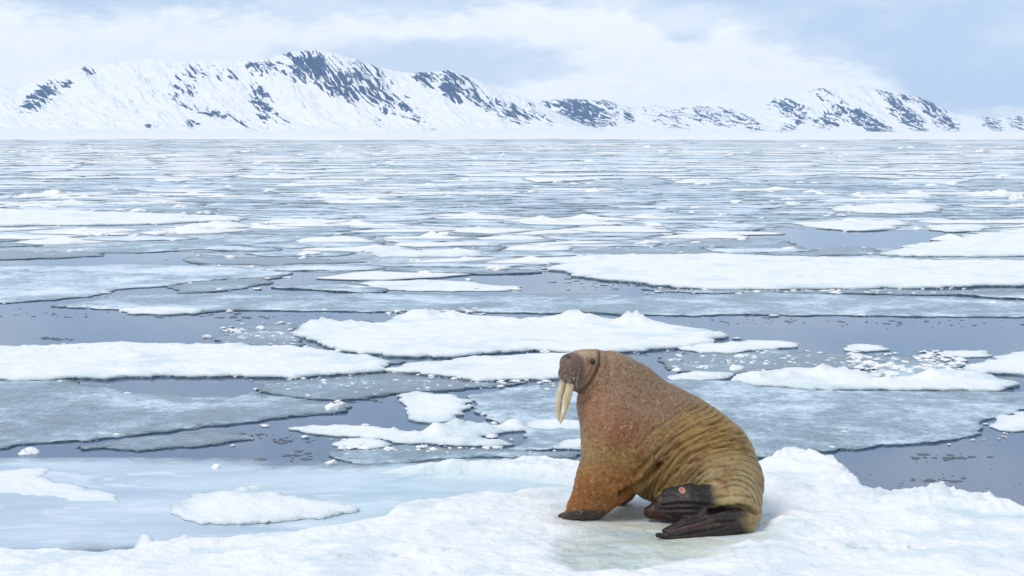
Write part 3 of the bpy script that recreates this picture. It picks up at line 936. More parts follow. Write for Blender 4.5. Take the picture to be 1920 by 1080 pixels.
def merged_lumps(name, spots, label, mat=None, flat=False, bases=None):
    base = list(bases or [])
    for me in ([] if bases else LUMPS):
        P = np.array([v.co[:] for v in me.vertices]); F = np.array([p.vertices[:] for p in me.polygons]); base.append((P, F))
    if flat:
        base = []
        for s in range(6):
            n = 7; a = np.sort(np.random.default_rng(s).uniform(0, 6.28, n)); rad = np.random.default_rng(s + 9).uniform(.5, 1.1, n)
            t = np.stack([np.cos(a) * rad, np.sin(a) * rad, np.full(n, 1.0)], 1)
            b = t * np.array([1.05, 1.05, 0]) + np.array([0, 0, -.6])
            P = np.concatenate([t, b, [[0, 0, 1.0]]]); k = np.arange(n); k2 = (k + 1) % n
            base.append((P, np.concatenate([np.stack([k, k2, np.full(n, 2 * n)], 1), np.stack([k, n + k, n + k2], 1), np.stack([k, n + k2, k2], 1)])))
    VV, FF, off = [], [], 0
    for (x, y, z, r, h) in spots:
        P, F = random.choice(base)
        a = random.uniform(0, 6.28); c, s = math.cos(a), math.sin(a)
        V = np.column_stack([x + r * (P[:, 0] * c - P[:, 1] * s), y + r * (P[:, 0] * s + P[:, 1] * c), z + h * P[:, 2]])
        VV.append(V); FF.append(F + off); off += len(V)
    o = link(name, mesh_np(name, np.concatenate(VV), np.concatenate(FF), smooth_shade=not flat, mats=[mat or M_SNOW]))
    return tag(o, label, None, kind='stuff')
sp = []
for k in range(700):
    Y = 36 + 330 * random.random() ** 1.7; X = random.uniform(-.34, .34) * Y
    r = (.05 + .32 * random.random() ** 2.5) * (1 + Y / 170); sp.append((X, Y, .02, r, r * random.uniform(.3, .75)))
sp = [s for s, b in zip(sp, blocked(np.array([s[:2] for s in sp]), GROUND_OPEN + GROUND_TAKEN, .3)) if not b]
merged_lumps('ice_rubble', sp, 'rubble of white ice lumps strewn through the pack')
# crumbs of ice along the edges of floes and in the brash
def crumb_base(seed):
    bm = bmesh.new(); bmesh.ops.create_icosphere(bm, subdivisions=1, radius=1.0)
    r_ = np.random.default_rng(seed)
    P = np.array([v.co[:] for v in bm.verts]) * (1 + r_.uniform(-.35, .35, (len(bm.verts), 1))) * np.array([1, .85, .5])
    F = np.array([[v.index for v in f.verts] for f in bm.faces]); bm.free()
    return P, F
CRUMB = [crumb_base(s_) for s_ in range(7)]
sp = []
for pts, *_ in FLOES + SHEETS:
    g = px_poly(pts, .02)
    per = np.hypot(*(np.roll(g, -1, 0) - g).T)
    Yd = g[:, 1].mean()
    for k in range(int(min(90, per.sum() / (Yd * .018)))):
        i = np.random.default_rng(k + int(Yd * 100)).choice(len(g), p=per / per.sum()); t = random.random()
        q = g[i] * (1 - t) + g[(i + 1) % len(g)] * t + np.array([random.gauss(0, .008 * Yd), random.gauss(0, .010 * Yd)])
        if q[1] < 17.2 and q[0] < 2: continue
        r_ = Yd * .0016 * (.3 + random.random() ** 6 * 2.6)
        sp.append((q[0], q[1], .012, r_, r_ * random.uniform(.4, .9)))
for (x0, x1, y0, y1, n, k) in [(480, 830, 700, 746, 260, .6), (1250, 1640, 656, 700, 380, .8), (1600, 1810, 660, 708, 240, 1.2), (410, 560, 606, 646, 160, .7), (640, 1080, 836, 860, 160, .6), (740, 920, 576, 606, 160, 1.0), (900, 1260, 708, 730, 160, .6), (1200, 1800, 540, 552, 220, .8), (780, 990, 706, 732, 120, .7), (1480, 1900, 800, 835, 120, .6)]:
    for _ in range(int(n * .8)):
        q = ground(random.uniform(x0, x1), (y0 + y1) / 2 + max(-.5, min(.5, random.gauss(0, .25))) * (y1 - y0)); r_ = q[1] * .0015 * k * (.4 + random.random() ** 3 * 2.4)
        sp.append((q[0], q[1], .012, r_, r_ * random.uniform(.3, .8)))
merged_lumps('ice_crumbs', sp, 'crumbs of broken ice along the floe edges and in the brash', bases=CRUMB)
# thin dark shards of clear ice on the open water
m_sh, n_, l_, o_ = material('clear_ice_shard')
principled(n_, l_, o_, Base_Color=(0.03, 0.04, 0.05), Roughness=.35)
sp = []
for (x0, x1, y0, y1, n) in [(1730, 1815, 848, 868, 40), (1680, 1790, 888, 915, 34), (1640, 1880, 850, 930, 30), (500, 580, 812, 835, 60), (425, 490, 808, 825, 26), (535, 600, 842, 862, 26), (380, 560, 855, 880, 14),
                         (80, 130, 632, 640, 30), (300, 600, 583, 600, 70), (1350, 1550, 592, 615, 50), (1550, 1900, 594, 620, 50), (620, 720, 745, 756, 40), (1060, 1250, 512, 545, 120), (640, 720, 600, 606, 14), (130, 300, 838, 846, 30), (50, 260, 580, 600, 34)]:
    for k in range(int(n * .65)):
        cx_, cy_ = (x0 + x1) / 2, (y0 + y1) / 2
        x = cx_ + random.gauss(0, .33) * (x1 - x0); y = cy_ + random.gauss(0, .2) * (y1 - y0)
        g = ground(x, y); sp.append((g[0], g[1], .0, (.008 + .07 * random.random() ** 4) * g[1] / 16, .003 * g[1] / 16))
merged_lumps('ice_shards', sp, 'thin dark shards of clear ice scattered over the open water', m_sh, True)

# ------------------------------------------------------------------ the floe the walrus sits on
HZ = 0.10
home_px = [(-330, 1240), (-330, 1010), (-100, 1008), (0, 1012), (120, 1017), (232, 1020), (250, 1004), (262, 996), (278, 996), (300, 1006), (372, 990), (384, 999), (430, 996), (500, 990),
           (560, 984), (640, 972), (700, 958), (640, 955), (560, 930), (500, 915), (445, 912), (437, 905), (480, 899), (560, 893), (600, 890), (650, 884), (700, 873), (760, 868), (850, 863), (920, 862), (1000, 858),
           (1100, 862), (1200, 866), (1330, 868), (1440, 863), (1476, 852), (1530, 857), (1560, 868), (1592, 884), (1608, 900), (1625, 912), (1660, 922), (1710, 926), (1745, 920), (1790, 922), (1830, 926), (1880, 938), (1930, 948), (2050, 965), (2300, 985), (2400, 1240)]
pool_px = [(470, 916), (560, 902), (640, 893), (700, 884), (800, 882), (880, 884), (960, 893), (1050, 902), (1130, 908), (1090, 913), (1000, 919), (930, 927), (860, 936), (800, 944), (752, 951), (725, 960), (680, 972), (600, 990), (480, 1000)]
home = px_poly(home_px, HZ * .9); pool = px_poly(pool_px, HZ * .4)
sp_ = 0.028
gx = np.arange(-7.6, 8.4, sp_); gy = np.arange(10.2, 17.9, sp_)
GX, GY = np.meshgrid(gx, gy, indexing='ij')
jx = 0.05 * fbm(GX / .35, GY / .35, 4, 201, .6) + 0.12 * fbm(GX / 1.4, GY / 1.4, 2, 203)
jy = 0.05 * fbm(GX / .35 + 40, GY / .35, 4, 202, .6) + 0.10 * fbm(GX / 1.4 + 9, GY / 1.4, 2, 204)
sdh = poly_sdf(GX + jx, GY + jy, home)
sdp = poly_sdf(GX + jx, GY + jy, pool)
edge_w = 0.13 + 0.10 * fbm(GX / .8, GY / .8, 2, 207) + .28 * sstep(-GX, -.2, 1.6) * (.6 + fbm(GX / .6, GY / .6, 3, 208))
edge_w = np.maximum(edge_w, .06)
z = HZ * sstep(-sdh, -0.05, edge_w) - 0.12 * sstep(sdh, -0.06, 0.10)
z = z + 0.05 * fbm(GX / 1.0, GY / .8, 4, 210, .5) + 0.012 * fbm(GX / .22, GY / .22, 4, 214, .6) * sstep(-sdh, 0, .3)
crust = sstep(fbm(GX / .55, GY / .4, 4, 221, .6), .02, .25)
z = z + (0.014 * crust + 0.010 * fbm(GX / .12, GY / .12, 3, 223, .6) * (.4 + crust)) * sstep(-sdh, .05, .4)
# low smooth ground towards the pool and the left
z = z * (1 - sstep(-sdp, -0.14, 0.08)) - 0.08 * sstep(-sdp, -.05, .10)
def gpx(x, y): return ground(x, y, HZ)
def add_bump(x, y, r, h, rough=.8, stretch=1.0, seed=5):
    global z
    g = gpx(x, y)
    d = np.hypot((GX - g[0]) / stretch, GY - g[1])
    z = z + h * np.exp(-(d / r) ** 2.4) * (1 + 1.25 * rough * fbm(GX / (r * .45), GY / (r * .6), 4, seed, .6)) * sstep(-sdh, -.05, .12)
for b in [(1500, 866, .40, .07), (1475, 860, .2, .05), (1550, 876, .35, .07), (1590, 895, .25, .07), (1480, 930, .5, .06), (1640, 935, .3, .08), (1760, 935, .3, .09), (1720, 945, .3, .06), (1850, 945, .25, .06),
          (268, 1003, .09, .07), (256, 1010, .08, .05), (330, 1003, .25, .05), (1470, 985, .4, .05), (1560, 1000, .3, .03), (1450, 1040, .5, .04), (850, 872, .4, .03), (1000, 868, .4, .04), (480, 904, .25, .02), (380, 1000, .2, .04)]:
    add_bump(*b, seed=int(b[0]))
def dent(x, y, r, h, stretch=1.0):
    g = gpx(x, y)
    global z
    d = np.hypot((GX - g[0]) / stretch + .4 * jx, (GY - g[1]) + .4 * jy)
    h = h * 1.7
    z = z - h * np.exp(-(d / r) ** 3) + h * .35 * np.exp(-((d - r * 1.4) / (r * .4)) ** 2)
for b in [(1612, 1035, .075, .09, 1.3), (1505, 901, .10, .05, 2.0), (1555, 1008, .035, .04, 2), (1525, 1026, .03, .03, 2.2), (1550, 1032, .03, .03, 1.6), (1665, 1030, .04, .025, 3), (1712, 1034, .04, .03, 1.6),
          (605, 1050, .05, .03, 2), (640, 1045, .03, .03, 1.5), (770, 1042, .05, .025, 2), (822, 1040, .06, .04, 2.0), (845, 1034, .04, .03, 1.2), (440, 1037, .05, .02, 2.5), (510, 1047, .04, .02, 2), (990, 931, .04, .02, 2),
          (820, 948, .05, .02, 2), (1420, 1020, .04, .03, 2), (1540, 960, .03, .015, 1.5), (1695, 1004, .03, .015, 2), (1415, 975, .13, .06, 2.0)]:
    dent(*b)
# trodden, melted hollow under and in front of the walrus
h1 = px_poly([(1020, 1040), (1035, 1010), (1090, 985), (1160, 985), (1240, 1000), (1300, 1020), (1360, 1022), (1330, 1040), (1250, 1052), (1150, 1066), (1070, 1068)], HZ)
sd1 = poly_sdf(GX + jx, GY + jy, h1)
hollow = sstep(-sd1, -0.12, 0.14)
z = z - 0.05 * hollow
h2 = px_poly([(1040, 975), (1100, 960), (1200, 950), (1300, 960), (1400, 985), (1440, 1005), (1420, 1030), (1340, 1045), (1200, 1040), (1080, 1010)], HZ)
soil = sstep(-poly_sdf(GX + jx, GY + jy, h2), -0.2, 0.25)
flat = sstep(-poly_sdf(GX, GY, px_poly([(1030, 985), (1060, 930), (1200, 900), (1420, 890), (1460, 960), (1430, 1010), (1300, 1030), (1180, 1020)], HZ)), -.15, .15)
z = z * (1 - flat * .75) + (HZ + .0) * flat * .75
wet = 1.0 * hollow * (0.85 + .9 * fbm(GX / .5, GY / .25, 3, 230))
wr = px_poly([(1600, 925), (1700, 935), (1920, 950), (2200, 980), (2200, 1000), (1920, 985), (1750, 968), (1620, 945)], HZ)
wet = np.maximum(wet, .8 * sstep(-poly_sdf(GX + jx * 2, GY + jy * 2, wr), -.2, .25) * np.clip(.45 + 1.3 * fbm(GX / .9, GY / .35, 3, 231), 0, 1))
wr2 = px_poly([(1000, 925), (1060, 905), (1110, 905), (1090, 930), (1030, 940)], HZ)
wet = np.maximum(wet, .55 * sstep(-poly_sdf(GX, GY, wr2), -.15, .2))
for (x, y, r, s) in [(1612, 1036, .10, .9), (1505, 902, .14, .5), (1640, 920, .2, .5)]:
    g = gpx(x, y); wet = np.maximum(wet, s * np.exp(-(np.hypot((GX - g[0]) / 1.5, GY - g[1]) / r) ** 2))
wet = np.maximum(wet, .75 * sstep(-sdp, -.16, .06))
wet = np.maximum(wet, .8 * sstep(sdh, -.13, .0))
foot = sstep(-poly_sdf(GX, GY, px_poly([(1040, 968), (1130, 940), (1200, 930), (1420, 925), (1445, 965), (1430, 1005), (1330, 1020), (1225, 1016), (1200, 985), (1120, 980)], HZ)), -.12, .08)
wet = np.maximum(wet, .42 * foot)  # melt tint that also paints a darker contact shade under the animal
wet = np.maximum(wet, .38 * sstep(fbm(GX / .9, GY / .6, 4, 261, .6), .08, .38))
stain = np.clip(soil * (.62 + 1.3 * fbm(GX / .6, GY / .3, 4, 240)), 0, .9)
stain = np.maximum(stain, np.clip(.50 * hollow * (1 + .8 * fbm(GX / .4, GY / .2, 3, 266)), 0, .8))
idx = np.arange(GX.size).reshape(GX.shape)
q = np.stack([idx[:-1, :-1], idx[1:, :-1], idx[1:, 1:], idx[:-1, 1:]], -1).reshape(-1, 4)
keep = (sdh.ravel()[q] < 0.13).any(1)
q = q[keep]
used, inv = np.unique(q, return_inverse=True)
V = np.column_stack([GX.ravel()[used], GY.ravel()[used], z.ravel()[used]])
o = link('ice_floe', mesh_np('ice_floe', V, inv.reshape(-1, 4), {'wet': wet.ravel()[used], 'stain': stain.ravel()[used]}, mats=[M_SNOW]))
tag(o, 'big snow-covered floe with turquoise melt hollows that carries the walrus', 'ice floe')
def home_z(x, y):
    i = int(round((x - gx[0]) / sp_)); j = int(round((y - gy[0]) / sp_))
    return float(z[i, j])

# shallow meltwater over drowned ice, left of and behind the walrus
mw_px = [(-400, 860), (-100, 860), (0, 862), (150, 860), (300, 862), (420, 868), (520, 876), (640, 876), (740, 870), (860, 866), (1000, 866), (1180, 872), (1180, 925), (900, 960), (640, 1010), (300, 1030), (0, 1040), (-400, 1040)]
mw = px_poly(mw_px)
ax = np.arange(mw[:, 0].min(), mw[:, 0].max(), .09); ay = np.arange(mw[:, 1].min(), mw[:, 1].max(), .07)
AX, AY = np.meshgrid(ax, ay, indexing='ij')
sdm = poly_sdf(AX, AY, mw)
cover = np.clip(.5 - sdm / .9, 0, 1.6)
gp = ground(850, 910)
green = sstep(AX, ground(420, 930)[0], ground(700, 920)[0])
idx = np.arange(AX.size).reshape(AX.shape)
q = np.stack([idx[:-1, :-1], idx[1:, :-1], idx[1:, 1:], idx[:-1, 1:]], -1).reshape(-1, 4)
q = q[(sdm.ravel()[q] < .7).any(1)]
used, inv = np.unique(q, return_inverse=True)
o = link('melt_pool', mesh_np('melt_pool', np.column_stack([AX.ravel()[used], AY.ravel()[used], np.full(len(used), .012)]), inv.reshape(-1, 4), {'cover': cover.ravel()[used], 'green': green.ravel()[used]}, mats=[M_MELT]))
tag(o, kind='structure')

# ------------------------------------------------------------------ the walrus
WY = float(ground(1090, 970, HZ)[1])                 # distance of the near fore flipper, from where it stands on the ice
def WP(cx, cy, v):                                    # point of the animal: sideways / height read off the photo, depth v metres behind the fore flipper
    return at_depth(1020 + cx / 2.768, 640 + cy / 2.768, WY + v)
UNIT = WY / FPX / 2.768                               # metres per measuring unit at the fore flipper

PR = []   # primitives: (group, kind, data, k)
def ball(g, cx, cy, v, r, k=.10, sc=None):
    PR.append((g, 'ball', (WP(cx, cy, v), r, np.array(sc if sc is not None else (1, 1, 1), float)), k))
def cone(g, a, ra, b, rb, k=.06, flat=None):
    PR.append((g, 'cone', (WP(*a), ra, WP(*b), rb, flat), k))
def chain(g, pts, k=.05, k0=None):
    for i in range(len(pts) - 1):
        a, b = pts[i], pts[i + 1]
        cone(g, a[:3], a[3], b[:3], b[3], k if (i or k0 is None) else k0)

# trunk
ball('torso', 340, 195, .24, .265)
ball('torso', 300, 320, .22, .235)
ball('torso', 430, 300, .26, .36)
ball('torso', 420, 425, .24, .415)
ball('torso', 385, 560, .20, .29)
ball('torso', 560, 450, .26, .45)
ball('torso', 560, 560, .24, .44)
ball('torso', 710, 535, .22, .465)
ball('torso', 690, 640, .20, .42)
ball('torso', 845, 625, .10, .445)
ball('torso', 800, 700, .10, .40)
ball('torso', 945, 735, -.05, .345)
ball('torso', 985, 810, -.20, .24)
# hips curling round towards the viewer
ball('rump', 1000, 850, -.30, .185, .12)
ball('rump', 930, 800, -.27, .20, .10)
chain('rump', [(1010, 840, -.33, .15), (1075, 905, -.42, .085)], .08)
ball('heel', 885, 790, -.36, .105, .05)
ball('heel', 1005, 815, -.43, .075, .05, (1.6, 1, .7))
# near fore limb
chain('arm', [(350, 540, .02, .27), (275, 730, -.07, .185), (190, 850, -.08, .10), (135, 898, -.06, .048)], .10, .14)
chain('arm', [(450, 600, .02, .25), (350, 745, -.06, .165), (275, 850, -.08, .095), (240, 895, -.06, .05)], .10, .14)
for (x, y, v, r) in [(88, 912, .0, .034), (112, 918, -.05, .036), (150, 918, -.09, .038), (200, 916, -.11, .038), (275, 908, -.10, .038)]:
    cone('hand', (190, 880, -.05), .06, (x, y, v), r, .016)
# far fore limb, mostly hidden
chain('arm', [(430, 640, .50, .22), (400, 770, .52, .12), (350, 838, .50, .05)], .10)
cone('hand', (380, 820, .50), .07, (330, 842, .50), .035, .05)
# underside fold seen between the belly and the folded hind flipper
chain('under', [(720, 790, -.05, .17), (625, 858, -.12, .10), (548, 884, -.15, .055)], .05)
cone('under', (560, 890, -.16), .05, (720, 905, -.30), .06, .04)
# folded hind flipper
for (ya, yb, yc, xe, v, r) in [(790, 782, 790, 640, -.44, .052), (815, 812, 822, 612, -.49, .050), (840, 842, 852, 612, -.52, .050), (865, 872, 880, 630, -.53, .045), (880, 893, 900, 668, -.52, .036)]:
    chain('fold', [(890, ya * .4 + 820 * .6, -.40, .075), (760, yb, v + .0, r + .02), (xe, yc, v, r)], .03, .05)
# spread hind flipper lying on the ice
digits = [((900, 998, -.62, .056), (740, 1026, -.72, .040), (590, 1006, -.76, .024)),
          ((880, 980, -.64, .052), (740, 1008, -.72, .034), (628, 1012, -.74, .016)),
          ((860, 955, -.63, .052), (740, 985, -.70, .033), (645, 1003, -.72, .013)),
          ((845, 932, -.60, .052), (735, 962, -.66, .034), (640, 992, -.70, .013)),
          ((830, 912, -.55, .050), (725, 940, -.61, .038), (622, 984, -.67, .022))]
for d in digits:
    chain('spread', [(1045, 938, -.52, .085)] + list(d), .018, .04)
# head, turned a little towards the viewer
ball('head', 215, 145, .16, .165, .06)
ball('head', 190, 130, .14, .150, .05)
ball('head', 235, 190, .17, .150, .06)
ball('head', 262, 120, .17, .138, .06)
ball('muzzle', 146, 138, .05, .116, .03, (1, .9, 1.0))
ball('muzzle', 143, 175, .03, .104, .03, (1.0, .9, .95))
ball('muzzle', 126, 165, .20, .096, .035)
ball('muzzle', 128, 112, .13, .086, .035)
ball('jowl', 190, 212, .07, .088, .025)
ball('jowl', 168, 215, .20, .082, .03)

def prim_sdf(kind, d, X, Y, Z):
    if kind == 'ball':
        c, r, s = d
        x, y, w = (X - c[0]) / s[0], (Y - c[1]) / s[1], (Z - c[2]) / s[2]
        return (np.sqrt(x * x + y * y + w * w) - r) * min(s)
    a, ra, b, rb, flat = d
    e = b - a; L2 = float(e @ e)
    t = np.clip(((X - a[0]) * e[0] + (Y - a[1]) * e[1] + (Z - a[2]) * e[2]) / L2, 0, 1)
    q = np.sqrt((X - a[0] - t * e[0]) ** 2 + (Y - a[1] - t * e[1]) ** 2 + (Z - a[2] - t * e[2]) ** 2)
    return q - (ra + (rb - ra) * t)

def smin(a, b, k):
    h = np.maximum(k - np.abs(a - b), 0) / k
    return np.minimum(a, b) - h * h * k * .25

def bounds(kind, d):
    if kind == 'ball':
        c, r, s = d
        return c - r * s, c + r * s
    a, ra, b, rb, _ = d
    return np.minimum(a - ra, b - rb), np.maximum(a + ra, b + rb)

VOX = 0.0115
lo = np.min([bounds(k, d)[0] for _, k, d, _ in PR], 0) - .06
hi = np.max([bounds(k, d)[1] for _, k, d, _ in PR], 0) + .06
lo[2] = max(lo[2], -.02)
N = np.ceil((hi - lo) / VOX).astype(int) + 1
AX_ = [np.float32(lo[i]) + np.arange(N[i], dtype=np.float32) * np.float32(VOX) for i in range(3)]
D = np.full(N, 0.35, np.float32)
for g, kind, d, k in PR:
    b0, b1 = bounds(kind, d)
    m = 0.20
    i0 = np.clip(((b0 - m - lo) / VOX).astype(int), 0, N - 1); i1 = np.clip(((b1 + m - lo) / VOX).astype(int) + 1, 1, N)
    sl = tuple(slice(i0[i], i1[i]) for i in range(3))
    D[sl] = smin(D[sl], prim_sdf(kind, d, AX_[0][sl[0]][:, None, None], AX_[1][sl[1]][None, :, None], AX_[2][sl[2]][None, None, :]).astype(np.float32), k)
# rest on the ice: keep the belly from sinking below it
floor_z = HZ - .012
D = np.maximum(D, (floor_z - AX_[2])[None, None, :])

def surface_nets(D, lo, h):
    S = D < 0
    c = [D[i:D.shape[0] - 1 + i, j:D.shape[1] - 1 + j, k:D.shape[2] - 1 + k] for i in (0, 1) for j in (0, 1) for k in (0, 1)]
    neg = sum((x < 0).astype(np.int8) for x in c)
    act = (neg > 0) & (neg < 8)
    I = np.argwhere(act)
    vals = np.stack([x[act] for x in c], 1)
    offs = np.array([(i, j, k) for i in (0, 1) for j in (0, 1) for k in (0, 1)], float)
    acc = np.zeros((len(I), 3)); n = np.zeros(len(I))
    for a in range(8):
        for b in range(a + 1, 8):
            if np.abs(offs[a] - offs[b]).sum() != 1: continue
            va, vb = vals[:, a], vals[:, b]
            cr = (va < 0) != (vb < 0)
            t = np.where(cr, va / np.where(cr, va - vb, 1), 0)
            acc += np.where(cr[:, None], offs[a] + (offs[b] - offs[a]) * t[:, None], 0); n += cr
    V = lo + (I + acc / n[:, None]) * h
    idx = np.full(act.shape, -1, np.int64); idx[act] = np.arange(len(I))
    F = []
    for ax in range(3):
        sa = [slice(None)] * 3; sb = [slice(None)] * 3
        sa[ax] = slice(0, -1); sb[ax] = slice(1, None)
        A, B = S[tuple(sa)], S[tuple(sb)]
        u, w = [(1, 2), (2, 0), (0, 1)][ax]
        E = np.argwhere(A != B)
        ok = (E[:, u] > 0) & (E[:, w] > 0) & (E[:, u] < D.shape[u] - 1) & (E[:, w] < D.shape[w] - 1)
        E = E[ok]
        def at(du, dw):
            q = E.copy(); q[:, u] += du; q[:, w] += dw
            return idx[q[:, 0], q[:, 1], q[:, 2]]
        Q = np.stack([at(-1, -1), at(0, -1), at(0, 0), at(-1, 0)], 1)
        flip = ~A[E[:, 0], E[:, 1], E[:, 2]]
        Q[flip] = Q[flip][:, ::-1]
        F.append(Q)
    F = np.concatenate(F)
    F = F[(F >= 0).all(1)]
    return V, F

WV, WF = surface_nets(D, lo, VOX)
# keep the one connected body
def grad_normals(V, F):
    a, b, c = V[F[:, 0]], V[F[:, 1]], V[F[:, 2]]
    n = np.cross(V[F[:, 2]] - V[F[:, 0]], V[F[:, 3]] - V[F[:, 1]])
    N = np.zeros_like(V)
    for k in range(4): np.add.at(N, F[:, k], n)
    return N / (np.linalg.norm(N, axis=1, keepdims=True) + 1e-12)
def relax(V, F, it=2, f=.5):
    for _ in range(it):
        S = np.zeros_like(V); c = np.zeros(len(V))
        for k in range(4):
            for d in (1, 3):
                np.add.at(S, F[:, k], V[F[:, (k + d) % 4]]); np.add.at(c, F[:, k], 1)
        V = V * (1 - f) + f * S / c[:, None]
    return V
WV = relax(WV, WF, 2)
NR = grad_normals(WV, WF)
grp = {}
for g, kind, d, k in PR:
    v = prim_sdf(kind, d, WV[:, 0], WV[:, 1], WV[:, 2])
    grp[g] = np.minimum(grp.get(g, 9.0), v)
PXv, PYv = project(WV[:, 0], WV[:, 1], WV[:, 2])
CX, CYv = (PXv - 1020) * 2.768, (PYv - 640) * 2.768
viewv = np.array([0, 0, CAM_H]) - WV; viewv /= np.linalg.norm(viewv, axis=1, keepdims=True)
front = sstep((NR * viewv).sum(1), 0.0, .35)

def line_dist(x, y, pts):
    d = np.full(x.shape, 1e9)
    for (ax, ay), (bx, by) in zip(pts[:-1], pts[1:]):
        ex, ey = bx - ax, by - ay
        t = np.clip(((x - ax) * ex + (y - ay) * ey) / (ex * ex + ey * ey), 0, 1)
        d = np.minimum(d, np.hypot(x - ax - t * ex, y - ay - t * ey))
    return d
disp = np.zeros(len(WV))
creases = [([(290, 52), (292, 110), (268, 165), (240, 215), (205, 255), (165, 268)], .026, 9), ([(262, 118), (240, 170), (215, 205)], .008, 7), ([(240, 290), (205, 310), (178, 325)], .012, 7),
           ([(600, 640), (540, 705), (480, 752), (400, 790)], .045, 13), ([(640, 610), (590, 650)], .015, 10),
           ([(700, 640), (760, 580), (850, 552), (960, 548), (1060, 580)], .016, 9), ([(640, 660), (720, 570), (820, 510), (930, 500), (1050, 530)], .010, 8),
           ([(840, 735), (890, 716), (940, 735), (965, 790)], .016, 8), ([(800, 700), (860, 660), (940, 650), (1010, 690)], .008, 8),
           ([(900, 812), (960, 805), (1030, 800), (1080, 812)], .014, 8), ([(1000, 850), (1060, 862), (1100, 890)], .016, 9), ([(860, 885), (930, 868), (1000, 862), (1060, 872), (1110, 900)], .034, 12),
           ([(610, 850), (700, 838), (800, 842), (880, 850)], .020, 6), ([(620, 800), (660, 790), (700, 800)], .005, 6), ([(600, 870), (680, 872), (800, 870)], .016, 6),
           ([(650, 1000), (780, 965), (900, 935), (1000, 930)], .016, 5), ([(650, 1012), (800, 990), (930, 965)], .014, 5), ([(640, 990), (740, 950), (850, 920)], .014, 5), ([(120, 60), (150, 80), (170, 120)], .004, 6), ([(470, 700), (560, 600), (680, 500), (800, 440), (930, 420)], .010, 10), ([(520, 690), (600, 610), (700, 540), (790, 490), (900, 462), (1030, 480)], .012, 9), ([(480, 560), (560, 470), (680, 390), (800, 340)], .007, 9), ([(600, 780), (660, 700), (730, 640), (800, 620)], .012, 10), ([(330, 60), (350, 150), (330, 230)], .006, 12), ([(240, 640), (300, 700), (390, 730)], .006, 10)]
for pts_, dep, wd in creases:
    ld = line_dist(CX, CYv, pts_)
    disp += front * dep * (-1.5 * np.exp(-(ld / (wd * .8)) ** 2) + .35 * np.exp(-((ld - wd * 2.2) / (wd * 1.2)) ** 2))
# folds of the hide: rings about the bent hip
hc = WP(944, 800, 0)
WD = np.hypot(WV[:, 0] - hc[0], WV[:, 2] - hc[2])
warp = .016 * fbm(WV[:, 0] * 3.1 + WV[:, 1] * 2, WV[:, 2] * 3.1, 3, 400) + .003 * fbm(WV[:, 0] * 14, WV[:, 2] * 14 + WV[:, 1] * 9, 2, 402)
WD = WD + warp
torso_w = sstep(np.minimum.reduce([grp['arm'], grp['head'], grp['muzzle'], grp['hand'], grp['fold'], grp['spread']]) - np.minimum(grp['torso'], grp['rump']), -.02, .05)
fold_w = torso_w * sstep(WD, .12, .22) * (1 - sstep(WD, .86, 1.1))
fold_w = fold_w * (.45 + .55 * sstep(fbm(WV[:, 0] * 4, WV[:, 2] * 4 + WV[:, 1] * 2, 3, 405), -.3, .3)) * sstep(grp['under'], 0, .06)
disp += fold_w * (.0075 * (np.abs(np.sin(WD * math.pi / .040)) ** .6 - .6) + .004 * np.cos(WD * 2 * math.pi / .125 + 1.5 * fbm(WV[:, 0] * 2.2, WV[:, 2] * 2.2, 2, 431)))
# loose lumpy skin on neck, chest and fore limb
tub = sstep(WD, .62, .95) * sstep(grp['muzzle'], -.0, .05) * sstep(grp['hand'], 0.0, .04)
lump = fbm(WV[:, 0] * 22, WV[:, 2] * 22 + WV[:, 1] * 14, 3, 410, .6)
disp += tub * .006 * lump
disp += .007 * fbm(WV[:, 0] * 3.3, WV[:, 2] * 3.3 + WV[:, 1] * 2.5, 2, 415) * torso_w
# nostrils and wound dents
nost = np.exp(-(np.hypot((CX - 128), (CYv - 82) * 1.6) / 11) ** 2) * front
eyeh = np.exp(-(np.hypot(CX - 251, CYv - 108) / 19) ** 2) * front
disp -= .010 * nost + .006 * eyeh
WV = WV + NR * disp[:, None]
WV[:, 2] = np.maximum(WV[:, 2], floor_z)

# coat colours, with flank, fold and underside shade painted in
def lerp(a, b, w): return a * (1 - w[:, None]) + np.array(b) * w[:, None]
C0 = np.tile(np.array([.33, .212, .084]), (len(WV), 1))                         # golden brown back
nz = fbm(WV[:, 0] * 5, WV[:, 2] * 5 + WV[:, 1] * 3, 4, 420, .6)
C0 = lerp(C0, (.385, .30, .165), (1 - sstep(WD, .25, .60)) * .95)                 # olive tan hips
C0 = lerp(C0, (.205, .115, .05), sstep(nz, 0, .5) * .7)
C0 = lerp(C0, (.335, .175, .055), sstep(fbm(WV[:, 0] * 3, WV[:, 2] * 3 + 7, 3, 425), .05, .4) * .3)
hl = WV[:, 2]
C0 = lerp(C0, (.15, .078, .030), .75 * np.exp(-((CX - 600) / 170) ** 2 - ((CYv - 610) / 120) ** 2) * (.5 + sstep(nz, -.3, .3)))   # shade of the lower flank under top light, painted in
C0 = lerp(C0, (.265, .172, .105), sstep(WD, .78, 1.02) * sstep(hl, .7, 1.1))     # greyed neck
C0 = lerp(C0, (.34, .175, .105), np.exp(-((CX - 260) / 110) ** 2 - ((CYv - 330) / 130) ** 2) * .75)   # pink throat
C0 = lerp(C0, (.215, .075, .030), np.exp(-((CX - 390) / 140) ** 2 - ((CYv - 480) / 110) ** 2) * .8)     # red chest
C0 = lerp(C0, (.27, .175, .085), np.exp(-((CX - 260) / 70) ** 2 - ((CYv - 590) / 80) ** 2) * .6)
C0 = lerp(C0, (.40, .315, .205), np.exp(-((CX - 395) / 120) ** 2 - ((CYv - 60) / 45) ** 2) * .6)      # pale nape
